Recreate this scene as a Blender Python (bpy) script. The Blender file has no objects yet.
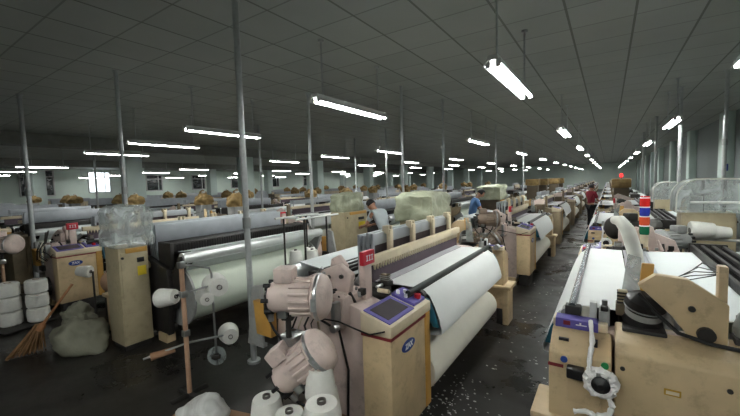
import bpy, bmesh, math, random
from mathutils import Vector, Matrix, noise
random.seed(7)
SC = bpy.context.scene
COL = SC.collection
PI = math.pi

# ------------------------------------------------------------------ materials
MATS = {}
def lin(c):
    return tuple(((v/255)/12.92 if v/255 <= .04045 else ((v/255+.055)/1.055)**2.4) for v in c)
def mat(name, rgb, rough=.55, metal=0.0, noise_amt=.10, noise_scale=6.0, bump=0.0, bump_scale=60, alpha=1.0, emit=None, stretch=None, coat=0.0, dirt=0.0, trans=0.0):
    m = bpy.data.materials.new(name); m.use_nodes = True
    nt = m.node_tree; N = nt.nodes; L = nt.links
    b = N['Principled BSDF']
    c = lin(rgb)
    b.inputs['Roughness'].default_value = rough
    b.inputs['Metallic'].default_value = metal
    b.inputs['Alpha'].default_value = alpha
    b.inputs['Transmission Weight'].default_value = trans
    b.inputs['Coat Weight'].default_value = coat
    tc = N.new('ShaderNodeTexCoord')
    src = tc.outputs['Object']
    if stretch:
        mp = N.new('ShaderNodeMapping'); mp.inputs['Scale'].default_value = stretch
        L.new(src, mp.inputs['Vector']); src = mp.outputs['Vector']
    nz = N.new('ShaderNodeTexNoise'); nz.inputs['Scale'].default_value = noise_scale; nz.inputs['Detail'].default_value = 5
    L.new(src, nz.inputs['Vector'])
    rp = N.new('ShaderNodeValToRGB')
    lo = tuple(max(0, v*(1-noise_amt)) for v in c); hi = tuple(min(1, v*(1+noise_amt)) for v in c)
    rp.color_ramp.elements[0].position = .3; rp.color_ramp.elements[0].color = (*lo, 1)
    rp.color_ramp.elements[1].position = .7; rp.color_ramp.elements[1].color = (*hi, 1)
    L.new(nz.outputs['Fac'], rp.inputs['Fac'])
    out = rp.outputs['Color']
    if dirt > 0:   # patches of grime and lint with shapes of their own
        n2 = N.new('ShaderNodeTexNoise'); n2.inputs['Scale'].default_value = 9; n2.inputs['Detail'].default_value = 8; n2.inputs['Roughness'].default_value = .7
        L.new(tc.outputs['Object'], n2.inputs['Vector'])
        r2 = N.new('ShaderNodeValToRGB'); r2.color_ramp.elements[0].position = .52; r2.color_ramp.elements[0].color = (0,0,0,1)
        r2.color_ramp.elements[1].position = .72; r2.color_ramp.elements[1].color = (dirt,dirt,dirt,1)
        L.new(n2.outputs['Fac'], r2.inputs['Fac'])
        mx = N.new('ShaderNodeMix'); mx.data_type = 'RGBA'
        L.new(r2.outputs['Color'], mx.inputs['Factor']); L.new(out, mx.inputs[6]); mx.inputs[7].default_value = (*tuple(v*.35 for v in c), 1)
        out = mx.outputs[2]
    L.new(out, b.inputs['Base Color'])
    if bump > 0:
        n3 = N.new('ShaderNodeTexNoise'); n3.inputs['Scale'].default_value = bump_scale; n3.inputs['Detail'].default_value = 4
        L.new(src, n3.inputs['Vector'])
        bp = N.new('ShaderNodeBump'); bp.inputs['Strength'].default_value = bump; bp.inputs['Distance'].default_value = .02
        L.new(n3.outputs['Fac'], bp.inputs['Height']); L.new(bp.outputs['Normal'], b.inputs['Normal'])
    if emit:
        b.inputs['Emission Color'].default_value = (*lin(emit[0]), 1); b.inputs['Emission Strength'].default_value = emit[1]
    MATS[name] = m
    return m
TUBE_STRENGTH = 26.0
beige  = mat('beige_paint', (206,188,180), .45, dirt=.6)
tan    = mat('tan_paint', (200,177,140), .45, dirt=.5)
tan2   = mat('olive_tan_paint', (172,160,130), .5, dirt=.4)
cream  = mat('cream_paint', (214,200,172), .5, dirt=.2)
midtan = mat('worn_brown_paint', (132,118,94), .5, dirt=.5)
grey   = mat('grey_paint', (150,152,150), .5, dirt=.4)
dkgrey = mat('dark_machine_metal', (52,50,48), .5, .3, dirt=.3)
oily   = mat('oily_black', (30,28,28), .38, .2)
steel  = mat('steel', (170,172,172), .3, .9, stretch=(1,1,.15))
galv   = mat('galvanised_pipe', (186,190,190), .38, .35, noise_scale=20)
alum   = mat('aluminium', (176,182,188), .42, .35)
cloth  = mat('white_cloth', (226,229,228), .85, noise_amt=.02, bump=.05, bump_scale=300)
warp   = mat('white_warp', (214,220,220), .75, noise_amt=.04, noise_scale=40, stretch=(1,12,1), bump=.12, bump_scale=60)
shed   = mat('thin_warp_threads', (168,166,172), .8, noise_amt=.08, noise_scale=60, stretch=(1,10,1))
roller = mat('polished_roller', (222,226,226), .3, .45)
rollm  = mat('rolled_cloth', (224,221,208), .85, noise_amt=.03, bump=.06, bump_scale=120)
beamy  = mat('warp_yarn_on_beam', (206,214,200), .7, noise_amt=.05, noise_scale=30, stretch=(1,14,1), bump=.1, bump_scale=40)
yarn   = mat('white_yarn', (222,222,216), .85, noise_amt=.04, noise_scale=30, bump=.25, bump_scale=140)
fuzz   = mat('fuzzy_waste_yarn', (244,242,240), .95, noise_amt=.04, noise_scale=40, bump=.25, bump_scale=90)
paper  = mat('brown_paper_tube', (148,112,84), .8)
core   = mat('grey_core', (96,92,88), .7)
heddle = mat('heddle_wires', (70,60,62), .5, .3, noise_amt=.35, noise_scale=40, stretch=(1,6,.1))
reedm  = mat('reed_comb', (86,72,82), .5, .2, noise_amt=.3, noise_scale=60, stretch=(1,8,.1))
greenblk = mat('dark_green_bar', (36,44,42), .35, .2)
chrome = mat('worn_chrome_bar', (120,126,132), .25, .9)
purple = mat('purple_panel', (92,84,160), .4, noise_amt=.06)
screen = mat('grey_screen', (82,76,80), .25)
redst  = mat('red_stripe', (120,28,38), .45)
redbtn = mat('red_button', (200,30,50), .35)
blue   = mat('blue_badge', (34,66,140), .4)
whitem = mat('white_marking', (232,232,236), .5)
green  = mat('green_button', (30,140,80), .35)
teal   = mat('teal_rubber', (24,92,112), .45)
mustard= mat('mustard_paint', (196,150,74), .5, dirt=.15)
yellow = mat('yellow_label', (214,190,40), .5)
goldf  = mat('gold_frame', (190,150,60), .35, .6)
black  = mat('black_plastic', (24,24,26), .4)
rubber = mat('black_cable', (20,20,20), .5)
whitepl= mat('white_enamel', (205,208,205), .4)
duct   = mat('grey_white_duct', (196,196,188), .5, dirt=.15)
tube   = mat('lit_fluorescent_tube', (255,255,255), .3, emit=((250,252,249), TUBE_STRENGTH))
daypane= mat('bright_window_pane', (230,235,238), .2, emit=((226,236,242), 1.3))
darkpane=mat('dark_window_pane', (26,34,36), .2)
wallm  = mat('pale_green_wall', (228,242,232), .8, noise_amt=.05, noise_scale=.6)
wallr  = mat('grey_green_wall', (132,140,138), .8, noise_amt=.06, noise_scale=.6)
beamm  = mat('grey_beam', (136,138,132), .85, noise_amt=.08)
colm   = mat('pale_column', (198,214,208), .75, noise_amt=.05, noise_scale=2)
sackm  = mat('woven_sack', (122,122,106), .8, noise_amt=.1, bump=.3, bump_scale=40)
straw  = mat('broom_straw', (118,88,56), .85, noise_amt=.3, noise_scale=30, stretch=(1,1,.2))
wood   = mat('wooden_handle', (150,104,66), .7)
ochre  = mat('ochre_cover', (150,126,82), .85, noise_amt=.2, noise_scale=8, bump=.4, bump_scale=12)
brownc = mat('brown_cabinet', (92,80,62), .6, dirt=.3)
card   = mat('cardboard', (150,118,88), .85)
skinm  = mat('skin', (176,132,108), .6, noise_amt=.04)
hairm  = mat('black_hair', (20,18,18), .6)
shirt_g= mat('pale_grey_shirt', (190,200,204), .85, noise_amt=.06)
shirt_b= mat('blue_shirt', (98,138,190), .85, noise_amt=.08)
shirt_r= mat('dark_red_shirt', (140,34,52), .85, noise_amt=.08)
pants  = mat('black_trousers', (26,26,30), .85)
shoem  = mat('dark_shoes', (30,28,28), .6)
lens_r = mat('red_lens', (214,40,36), .25); lens_b = mat('blue_lens', (40,52,150), .25)
lens_o = mat('orange_lens', (220,84,48), .25); lens_g = mat('green_lens', (20,104,70), .25)
lens_red_lit = mat('lit_red_lens', (220,40,40), .3, emit=((255,40,40), 1.5))
pinkp  = mat('salmon_paint', (184,148,122), .5, dirt=.3)
floral = mat('lint', (190,190,185), .95)

def film(name, rgb, a, rough):
    m = bpy.data.materials.new(name); m.use_nodes = True
    nt = m.node_tree; N = nt.nodes; L = nt.links
    b = N['Principled BSDF']; b.inputs['Base Color'].default_value = (*lin(rgb), 1)
    b.inputs['Roughness'].default_value = rough
    b.inputs['Specular IOR Level'].default_value = .8
    tc = N.new('ShaderNodeTexCoord')
    nz = N.new('ShaderNodeTexNoise'); nz.inputs['Scale'].default_value = 5; nz.inputs['Detail'].default_value = 4; nz.inputs['Distortion'].default_value = 1.2
    L.new(tc.outputs['Object'], nz.inputs['Vector'])
    mr = N.new('ShaderNodeMapRange'); mr.inputs['From Min'].default_value = .35; mr.inputs['From Max'].default_value = .7
    mr.inputs['To Min'].default_value = a-.15; mr.inputs['To Max'].default_value = min(1, a+.2)
    L.new(nz.outputs['Fac'], mr.inputs['Value']); L.new(mr.outputs['Result'], b.inputs['Alpha'])
    bp = N.new('ShaderNodeBump'); bp.inputs['Strength'].default_value = .6; bp.inputs['Distance'].default_value = .04
    L.new(nz.outputs['Fac'], bp.inputs['Height']); L.new(bp.outputs['Normal'], b.inputs['Normal'])
    MATS[name] = m
    return m
clearfilm = film('clear_plastic_film', (212,220,218), .30, .14)
oldfilm   = film('yellowed_plastic_film', (178,184,158), .86, .4)
acrylic   = film('frosted_acrylic', (186,196,194), .42, .3)
bagfilm   = film('white_plastic_bag', (214,216,214), .8, .35)

# ceiling: 0.7 m panels
def ceiling_mat():
    m = bpy.data.materials.new('ceiling_panels'); m.use_nodes = True
    nt = m.node_tree; N = nt.nodes; L = nt.links; b = N['Principled BSDF']
    b.inputs['Roughness'].default_value = .8
    tc = N.new('ShaderNodeTexCoord'); sp = N.new('ShaderNodeSeparateXYZ'); L.new(tc.outputs['Object'], sp.inputs[0])
    def M(op, a, bb=None, v=None):
        n = N.new('ShaderNodeMath'); n.operation = op
        if hasattr(a, 'is_output'): L.new(a, n.inputs[0])
        else: n.inputs[0].default_value = a
        if bb is not None:
            if hasattr(bb, 'is_output'): L.new(bb, n.inputs[1])
            else: n.inputs[1].default_value = bb
        return n.outputs[0]
    def axis(o, off):
        q = M('MULTIPLY', M('ADD', o, -off), 1/.7)
        f = M('FRACT', M('ADD', q, 100.5))
        return M('ABSOLUTE', M('ADD', f, -.5)), M('FLOOR', M('ADD', q, 100.0))
    ax, ix = axis(sp.outputs[0], .25); ay, iy = axis(sp.outputs[1], .78)
    line = M('MAXIMUM', M('LESS_THAN', ax, .020), M('MULTIPLY', M('LESS_THAN', ay, .016), .7))
    cb = N.new('ShaderNodeCombineXYZ'); L.new(ix, cb.inputs[0]); L.new(iy, cb.inputs[1])
    wn = N.new('ShaderNodeTexWhiteNoise'); wn.noise_dimensions = '2D'; L.new(cb.outputs[0], wn.inputs['Vector'])
    nz = N.new('ShaderNodeTexNoise'); nz.inputs['Scale'].default_value = 1.2; nz.inputs['Detail'].default_value = 6; L.new(tc.outputs['Object'], nz.inputs['Vector'])
    v = M('ADD', M('MULTIPLY', wn.outputs['Value'], .16), M('MULTIPLY', nz.outputs['Fac'], .35))
    base = N.new('ShaderNodeMix'); base.data_type = 'RGBA'
    L.new(v, base.inputs['Factor']); base.inputs[6].default_value = (*lin((166,170,166)), 1); base.inputs[7].default_value = (*lin((212,216,211)), 1)
    mx = N.new('ShaderNodeMix'); mx.data_type = 'RGBA'; L.new(line, mx.inputs['Factor'])
    L.new(base.outputs[2], mx.inputs[6]); mx.inputs[7].default_value = (*lin((130,132,127)), 1)
    L.new(mx.outputs[2], b.inputs['Base Color'])
    return m
def floor_mat():
    m = bpy.data.materials.new('worn_concrete'); m.use_nodes = True
    nt = m.node_tree; N = nt.nodes; L = nt.links; b = N['Principled BSDF']
    tc = N.new('ShaderNodeTexCoord')
    n1 = N.new('ShaderNodeTexNoise'); n1.inputs['Scale'].default_value = .9; n1.inputs['Detail'].default_value = 8; n1.inputs['Roughness'].default_value = .65
    L.new(tc.outputs['Object'], n1.inputs['Vector'])
    r1 = N.new('ShaderNodeValToRGB'); e = r1.color_ramp.elements
    e[0].position = .3; e[0].color = (*lin((18,17,16)), 1); e[1].position = .72; e[1].color = (*lin((50,48,44)), 1)
    L.new(n1.outputs['Fac'], r1.inputs['Fac'])
    n2 = N.new('ShaderNodeTexNoise'); n2.inputs['Scale'].default_value = 26; n2.inputs['Detail'].default_value = 3; L.new(tc.outputs['Object'], n2.inputs['Vector'])
    r2 = N.new('ShaderNodeValToRGB'); r2.color_ramp.elements[0].position = .70; r2.color_ramp.elements[0].color = (0,0,0,1); r2.color_ramp.elements[1].position = .76; r2.color_ramp.elements[1].color = (.5,.5,.5,1)
    L.new(n2.outputs['Fac'], r2.inputs['Fac'])
    mx = N.new('ShaderNodeMix'); mx.data_type = 'RGBA'; L.new(r2.outputs['Color'], mx.inputs['Factor']); L.new(r1.outputs['Color'], mx.inputs[6]); mx.inputs[7].default_value = (*lin((66,66,62)), 1)
    b.inputs['Specular IOR Level'].default_value = .35
    L.new(mx.outputs[2], b.inputs['Base Color'])
    rr = N.new('ShaderNodeMapRange'); rr.inputs['From Min'].default_value = .35; rr.inputs['From Max'].default_value = .65; rr.inputs['To Min'].default_value = .14; rr.inputs['To Max'].default_value = .6
    L.new(n1.outputs['Fac'], rr.inputs['Value']); L.new(rr.outputs['Result'], b.inputs['Roughness'])
    bp = N.new('ShaderNodeBump'); bp.inputs['Strength'].default_value = .06; bp.inputs['Distance'].default_value = .01; L.new(n2.outputs['Fac'], bp.inputs['Height']); L.new(bp.outputs['Normal'], b.inputs['Normal'])
    return m

# ------------------------------------------------------------------ mesh builder
class MB:
    def __init__(s): s.bm = bmesh.new(); s.mats = []
    def mi(s, m):
        if m not in s.mats: s.mats.append(m)
        return s.mats.index(m)
    def _fin(s, faces, m):
        i = s.mi(m)
        for f in faces: f.material_index = i
    def box(s, x0, x1, y0, y1, z0, z1, m, bev=0.0, M=None):
        b = bmesh.new(); bmesh.ops.create_cube(b, size=1)
        for v in b.verts: v.co = Vector((x0+(v.co.x+.5)*(x1-x0), y0+(v.co.y+.5)*(y1-y0), z0+(v.co.z+.5)*(z1-z0)))
        if bev > 0: bmesh.ops.bevel(b, geom=b.edges[:], offset=min(bev, .45*min(abs(x1-x0),abs(y1-y0),abs(z1-z0))), segments=2, affect='EDGES', profile=.5)
        return s.merge(b, m, M)
    def merge(s, b, m, M=None):
        if M is not None: bmesh.ops.transform(b, matrix=M, verts=b.verts[:])
        mp = {v: s.bm.verts.new(v.co) for v in b.verts}
        fs = []
        for f in b.faces:
            try: fs.append(s.bm.faces.new([mp[v] for v in f.verts]))
            except ValueError: pass
        s._fin(fs, m); b.free(); return s
    def prism(s, poly, y0, y1, m, bev=0.0, axis='y'):
        """polygon in (x,z) extruded along y; axis 'x': polygon in (y,z) along x; axis 'z': polygon (x,y) along z"""
        b = bmesh.new()
        def P(p, t): return {'y': (p[0], t, p[1]), 'x': (t, p[0], p[1]), 'z': (p[0], p[1], t)}[axis]
        A = [b.verts.new(P(p, y0)) for p in poly]; B = [b.verts.new(P(p, y1)) for p in poly]
        b.faces.new(A); b.faces.new(B[::-1])
        for i in range(len(poly)): b.faces.new([A[i], B[i], B[(i+1) % len(poly)], A[(i+1) % len(poly)]])
        bmesh.ops.recalc_face_normals(b, faces=b.faces[:])
        if bev > 0: bmesh.ops.bevel(b, geom=b.edges[:], offset=bev, segments=2, affect='EDGES', profile=.5)
        return s.merge(b, m)
    def lathe(s, prof, m, p0=(0,0,0), axis=(0,0,1), seg=24, caps=True):
        """profile of (r, t) turned about the axis from p0"""
        a = Vector(axis).normalized(); q = a.to_track_quat('Z', 'Y').to_matrix().to_4x4(); q.translation = Vector(p0)
        b = bmesh.new(); rings = []
        for r, t in prof:
            rings.append([b.verts.new((r*math.cos(2*PI*k/seg), r*math.sin(2*PI*k/seg), t)) for k in range(seg)])
        for i in range(len(rings)-1):
            for k in range(seg):
                b.faces.new([rings[i][k], rings[i][(k+1) % seg], rings[i+1][(k+1) % seg], rings[i+1][k]])
        if caps:
            if prof[0][0] > 1e-4: b.faces.new(rings[0][::-1])
            if prof[-1][0] > 1e-4: b.faces.new(rings[-1])
        bmesh.ops.recalc_face_normals(b, faces=b.faces[:])
        return s.merge(b, m, q)
    def cyl(s, p0, p1, r, m, r1=None, seg=16, caps=True):
        p0 = Vector(p0); p1 = Vector(p1); d = p1-p0
        return s.lathe([(r, 0), (r if r1 is None else r1, d.length)], m, p0, d, seg, caps)
    def tube(s, pts, r, m, seg=8):
        pts = [Vector(p) for p in pts]; b = bmesh.new(); rings = []
        up = Vector((0.13, .21, 1)).normalized()
        for i, p in enumerate(pts):
            d = (pts[min(i+1, len(pts)-1)]-pts[max(i-1, 0)]).normalized()
            u = d.cross(up)
            if u.length < 1e-3: u = d.cross(Vector((1,0,0)))
            u.normalize(); w = d.cross(u)
            rr = r[i] if isinstance(r, (list, tuple)) else r
            rings.append([b.verts.new(p+u*rr*math.cos(2*PI*k/seg)+w*rr*math.sin(2*PI*k/seg)) for k in range(seg)])
        for i in range(len(rings)-1):
            for k in range(seg): b.faces.new([rings[i][k], rings[i][(k+1) % seg], rings[i+1][(k+1) % seg], rings[i+1][k]])
        b.faces.new(rings[0][::-1]); b.faces.new(rings[-1])
        bmesh.ops.recalc_face_normals(b, faces=b.faces[:])
        return s.merge(b, m)
    def sheet(s, path, y0, y1, m, t=.004, ny=10, wav=0.0):
        """cloth: a path in (x,z) spread along y, with thickness and a slight waviness"""
        b = bmesh.new(); g = []
        for side in (0, 1):
            rows = []
            for i, (x, z) in enumerate(path):
                a = path[max(i-1, 0)]; c = path[min(i+1, len(path)-1)]
                dx, dz = c[0]-a[0], c[1]-a[1]; l = math.hypot(dx, dz) or 1
                nx, nz_ = -dz/l, dx/l
                row = []
                for j in range(ny+1):
                    y = y0+(y1-y0)*j/ny
                    w = wav*noise.noise(Vector((x*4, y*2.3, z*4)))
                    o = (t/2 if side == 0 else -t/2)+w
                    row.append(b.verts.new((x+nx*o, y, z+nz_*o)))
                rows.append(row)
            g.append(rows)
        n = len(path)
        for side in (0, 1):
            for i in range(n-1):
                for j in range(ny):
                    q = [g[side][i][j], g[side][i][j+1], g[side][i+1][j+1], g[side][i+1][j]]
                    b.faces.new(q if side else q[::-1])
        for i in range(n-1):
            for j in (0, ny): b.faces.new([g[0][i][j], g[0][i+1][j], g[1][i+1][j], g[1][i][j]])
        for j in range(ny):
            for i in (0, n-1): b.faces.new([g[0][i][j], g[1][i][j], g[1][i][j+1], g[0][i][j+1]])
        bmesh.ops.recalc_face_normals(b, faces=b.faces[:])
        return s.merge(b, m)
    def ell(s, c, r, m, seg=16, M=None, lump=0.0, seed=0):
        b = bmesh.new(); bmesh.ops.create_uvsphere(b, u_segments=seg, v_segments=max(6, seg*2//3), radius=1)
        for v in b.verts:
            k = 1+lump*noise.noise(v.co*1.8+Vector((seed, seed*.7, 0)))
            v.co = Vector((v.co.x*r[0]*k, v.co.y*r[1]*k, v.co.z*r[2]*k))
            if M is not None: v.co = M @ v.co
            v.co += Vector(c)
        return s.merge(b, m)
    def mesh(s, name, angle=35):
        me = bpy.data.meshes.new(name); s.bm.to_mesh(me); s.bm.free()
        for m in s.mats: me.materials.append(m)
        me.polygons.foreach_set('use_smooth', [True]*len(me.polygons))
        me.set_sharp_from_angle(angle=math.radians(angle)); me.update()
        return me
    def obj(s, name, parent=None, loc=None, angle=35):
        o = bpy.data.objects.new(name, s.mesh(name, angle)); COL.objects.link(o)
        if parent is not None: o.parent = parent
        if loc is not None: o.location = loc
        return o

def tag(o, label, cat, group=None, kind=None):
    if label: o['label'] = label
    if cat: o['category'] = cat
    if group: o['group'] = group
    if kind: o['kind'] = kind
    return o
def empty(name, label, cat, loc=(0,0,0), rz=0, group=None):
    o = bpy.data.objects.new(name, None); COL.objects.link(o); o.empty_display_size = .1
    o.location = loc; o.rotation_euler = (0, 0, rz)
    return tag(o, label, cat, group)
def copy_tree(o, parent=None):
    c = o.copy(); COL.objects.link(c); c.parent = parent
    for ch in o.children: copy_tree(ch, c)
    return c
def dup(root, loc, rz=0, label=None, group=None):
    c = copy_tree(root); c.location = loc; c.rotation_euler = (0, 0, rz)
    if label: c['label'] = label
    if group: c['group'] = group
    return c
def struct(o): o['kind'] = 'structure'; return o

ORD = ['first','second','third','fourth','fifth','sixth','seventh','eighth','ninth','tenth','eleventh','twelfth','thirteenth']

# ------------------------------------------------------------------ room
CZ = 3.99
XL, XR, YN, YF = -39.0, 3.4, -11.0, 66.0
b = MB(); b.box(XL-.3, XR+.3, YN, YF+.3, -.2, 0, floor_mat()); struct(b.obj('floor'))
b = MB(); b.box(XL-.3, XR+.3, YN, YF+.3, CZ, CZ+.2, ceiling_mat()); struct(b.obj('ceiling'))
b = MB(); b.box(XL-.3, XL, YN, YF, 0, CZ, wallm); struct(b.obj('wall_left'))
b = MB(); b.box(XL, XR, YF, YF+.3, 0, CZ, wallm); struct(b.obj('wall_far'))
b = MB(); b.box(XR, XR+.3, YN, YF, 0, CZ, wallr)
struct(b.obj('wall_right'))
b = MB(); b.box(XL-.3, XR+.3, YN-.3, YN, 0, CZ, wallm); struct(b.obj('wall_near'))
k = 0
for y in range(4, 64, 6):
    k += 1
    b = MB(); b.box(XR-.28, XR, y+.3, y+.95, 0, CZ, colm, .02); struct(b.obj('pilaster'))
b = MB(); b.box(-16.35, -15.85, YN, YF, CZ-.42, CZ, beamm); struct(b.obj('ceiling_beam'))
b = MB(); b.box(-28.35, -27.85, YN, YF, CZ-.42, CZ, beamm); struct(b.obj('ceiling_beam'))
for y in (6.75, 12.25, 17.9, 24.0, 30.0, 36.0, 42.0, 48.0, 54.0):
    for x in (-16.1, -28.1):
        b = MB(); b.box(x-.3, x+.3, y-.3, y+.3, 0, CZ-.42, colm, .02)
        b.box(x-.34, x+.34, y-.34, y+.34, 0, .14, beamm, .01)
        struct(b.obj('column'))
# windows in the left wall
wn = 0
for (y0, y1, z0, z1, lit) in [(8.2,10.4,1.7,3.9,False),(12.75,14.5,1.85,3.78,True),(17.6,19.2,1.85,3.5,False),(22.4,24.0,1.85,3.5,False),(27.4,29.0,1.85,3.5,False),(33.5,35.2,1.85,3.5,False),(40,41.7,1.85,3.5,False)]:
    wn += 1
    w = bpy.data.objects.new('window_%d' % wn, None); COL.objects.link(w); w.location = (XL+.04, (y0+y1)/2, z0); struct(w)
    h = (y1-y0)/2; hh = z1-z0
    b = MB()
    for a in (-h, h-.09): b.box(-.03, .06, a, a+.09, 0, hh, whitepl, .01)
    for z in (0, hh-.09): b.box(-.03, .06, -h, h, z, z+.09, whitepl, .01)
    b.box(-.03, .05, h*.45, h*.45+.07, 0, hh, whitepl); b.box(-.03, .05, -h, h, hh*.72, hh*.72+.06, whitepl)
    f = b.obj('window_frame', w)
    b = MB(); b.box(-.03, 0.0, -h+.05, h-.05, .05, hh-.05, daypane if lit else darkpane); b.obj('window_pane', w)

# ------------------------------------------------------------------ lamps
def lamp_proto():
    r = empty('ceiling_lamp', 'x', 'lamp')
    H = .88
    b = MB()
    b.prism([(-.10,.02),(-.055,.075),(-.05,.12),(.05,.12),(.055,.075),(.10,.02),(.085,.02),(.04,.07),(-.04,.07),(-.085,.02)], -.9, .9, whitepl)
    b.obj('lamp_housing', r)
    for x in (-.05, .05):
        b = MB(); b.cyl((x,-.86,.03), (x,.86,.03), .019, tube, seg=10); t = b.obj('fluorescent_tube', r)
        for y in (-.885, .86):
            b = MB(); b.box(x-.025, x+.025, y, y+.025, .0, .08, whitepl, .004); b.obj('tube_socket', t)
    for y in (-.72, .72):
        b = MB(); b.cyl((0,y,.11), (0,y,H), .012, galv, seg=8); b.cyl((0,y,H-.03), (0,y,H), .04, galv, seg=10); b.obj('hanger_rod', r)
    return r
def lamp_far_proto():
    b = MB()
    b.prism([(-.10,.02),(-.05,.12),(.05,.12),(.10,.02)], -.9, .9, whitepl)
    for x in (-.05, .05): b.cyl((x,-.86,.02), (x,.86,.02), .02, tube, seg=6)
    for y in (-.72, .72): b.cyl((0,y,.11), (0,y,.88), .012, galv, seg=5)
    o = b.obj('ceiling_lamp'); return o
LZ = CZ-.88
ROWN = ['in the line nearest the right wall', 'in the line above the central aisle', 'in the first line left of the aisle line'] + ['in the %s line left of the aisle line' % q for q in ('second','third','fourth','fifth','sixth','seventh')] + ['in the line nearest the windows']
LX = [1.18, -.97, -3.33, -6.85, -9.65, -12.9, -20.9, -25.6, -30.8, -36.5]
lp = lamp_proto(); lf = lamp_far_proto(); used_p = used_f = False
for i, x in enumerate(LX):
    for j in range(-2, 10):
        y = 4.6+max(0, min(i, 6)-2)*.16+(6.05 if i < 2 else 6.5 if i == 2 else 7.0)*j
        if j == -1: y = -.8
        if j < 0 and i > 2: continue
        if i == 2 and j < -1: continue
        if j >= 0 and y < -x/5.3 - 1: continue
        if i >= 3 and j > 7: continue
        near = (math.hypot(x, y) < 19)
        if near:
            o = lp if not used_p else copy_tree(lp); used_p = True
        else:
            o = lf if not used_f else lf.copy()
            if used_f: COL.objects.link(o)
            used_f = True
        o.location = (x, y, LZ)
        tag(o, ('tube lamp, %s beyond the camera, %s' % (ORD[j], ROWN[i])) if j >= 0 else 'tube lamp behind the camera, %s back, %s' % (ORD[-j-1], ROWN[i]), 'lamp', 'fluorescent lamps hung in long lines')

# ------------------------------------------------------------------ pipes from ceiling to floor
def pipe(x, y, r, label, z0=0.0, join=None):
    o = empty('conduit_pipe', label, 'pipe', (x, y, z0), 0, 'metal conduit pipes between floor and ceiling'); r *= .8 if r > .034 else 1
    b = MB(); b.cyl((0,0,.02), (0,0,CZ-z0-.01), r, galv, seg=14); b.obj('pipe_body', o)
    b = MB(); b.cyl((0,0,0), (0,0,.03), r*2.2, galv, seg=14); b.obj('floor_flange', o)
    b = MB(); b.cyl((0,0,CZ-z0-.02), (0,0,CZ-z0), r*1.5, galv, seg=14); b.obj('ceiling_flange', o)
    if join:
        b = MB(); b.cyl((0,0,join-.06), (0,0,join+.06), r*1.35, steel, seg=14); b.obj('pipe_coupling', o)
    return o
pipe(-3.34, 2.52, .033, 'thick bright metal pipe beside the white cone stand, floor to ceiling', join=1.6)
pipe(-3.62, 6.7, .035, 'metal pipe rising behind the large yellowed plastic cover', join=2.4)
pipe(-3.40, 8.4, .035, 'metal pipe standing between yellowed cover and man in blue', join=2.2)
pipe(-5.45, 5.85, .045, 'whitish pipe beside the cone rack left of the tan cabinet', join=1.3)
pipe(-6.85, 2.75, .04, 'pipe passing in front of the clear plastic hood', join=2.0)
pipe(-9.9, 2.22, .05, 'pipe close to the left edge of the photo', join=2.0)
pipe(1.37, 10.95, .042, 'tall metal pipe over the grey-hooded cabinet on the right', join=2.6)
pipe(1.9, 9.8, .042, 'dull pipe against the right wall near the photo edge', join=2.6)
pipe(1.35, 15.85, .05, 'metal pipe on the right, second beyond the hooded cabinet')
pipe(1.35, 21.2, .05, 'metal pipe on the right, third beyond the hooded cabinet')
pipe(-3.40, 13.4, .035, 'metal pipe behind the second yellowed cover in the row')
pipe(-3.40, 18.4, .035, 'metal pipe far along the aisle behind the foreground looms')
pipe(-9.6, 7.9, .04, 'thin pipe rising among the looms left of the bright pipe')
pipe(-9.4, 13.0, .04, 'thin pipe among far looms below distant lamps')
pipe(-6.9, 11.5, .04, 'thin pipe behind the tan cabinet with yellowed hood')
pipe(-17.5, 6.0, .05, 'thin pipe beside the bright window on the left')

# ------------------------------------------------------------------ looms
# local frame: front (cloth side) x=0, back x=-2.05, near end y=0, other end y=3.3
def badge(parent, x, y, z, w, h, text):
    b = MB(); n = 28
    b.prism([(y+w*math.cos(2*PI*k/n), z+h*math.sin(2*PI*k/n)) for k in range(n)], x, x+.006, blue, axis='x')
    o = b.obj('blue_badge', parent)
    cu = bpy.data.curves.new('badge_text', 'FONT'); cu.body = text; cu.size = h*1.25; cu.align_x = 'CENTER'; cu.align_y = 'CENTER'; cu.extrude = .001; cu.offset = .002
    t = bpy.data.objects.new('tmp', cu); COL.objects.link(t); t.rotation_euler = (PI/2, 0, PI/2); t.location = (x+.008, y, z)
    dg = bpy.context.evaluated_depsgraph_get(); me = bpy.data.meshes.new_from_object(t.evaluated_get(dg))
    M = Matrix.Translation((x+.008, y, z)) @ Matrix.Rotation(PI/2, 4, 'Z') @ Matrix.Rotation(PI/2, 4, 'X')
    me.transform(M); me.materials.clear(); me.materials.append(whitem)
    bpy.data.objects.remove(t); bpy.data.curves.remove(cu)
    q = bpy.data.objects.new('badge_lettering', me); COL.objects.link(q); q.parent = o

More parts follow.
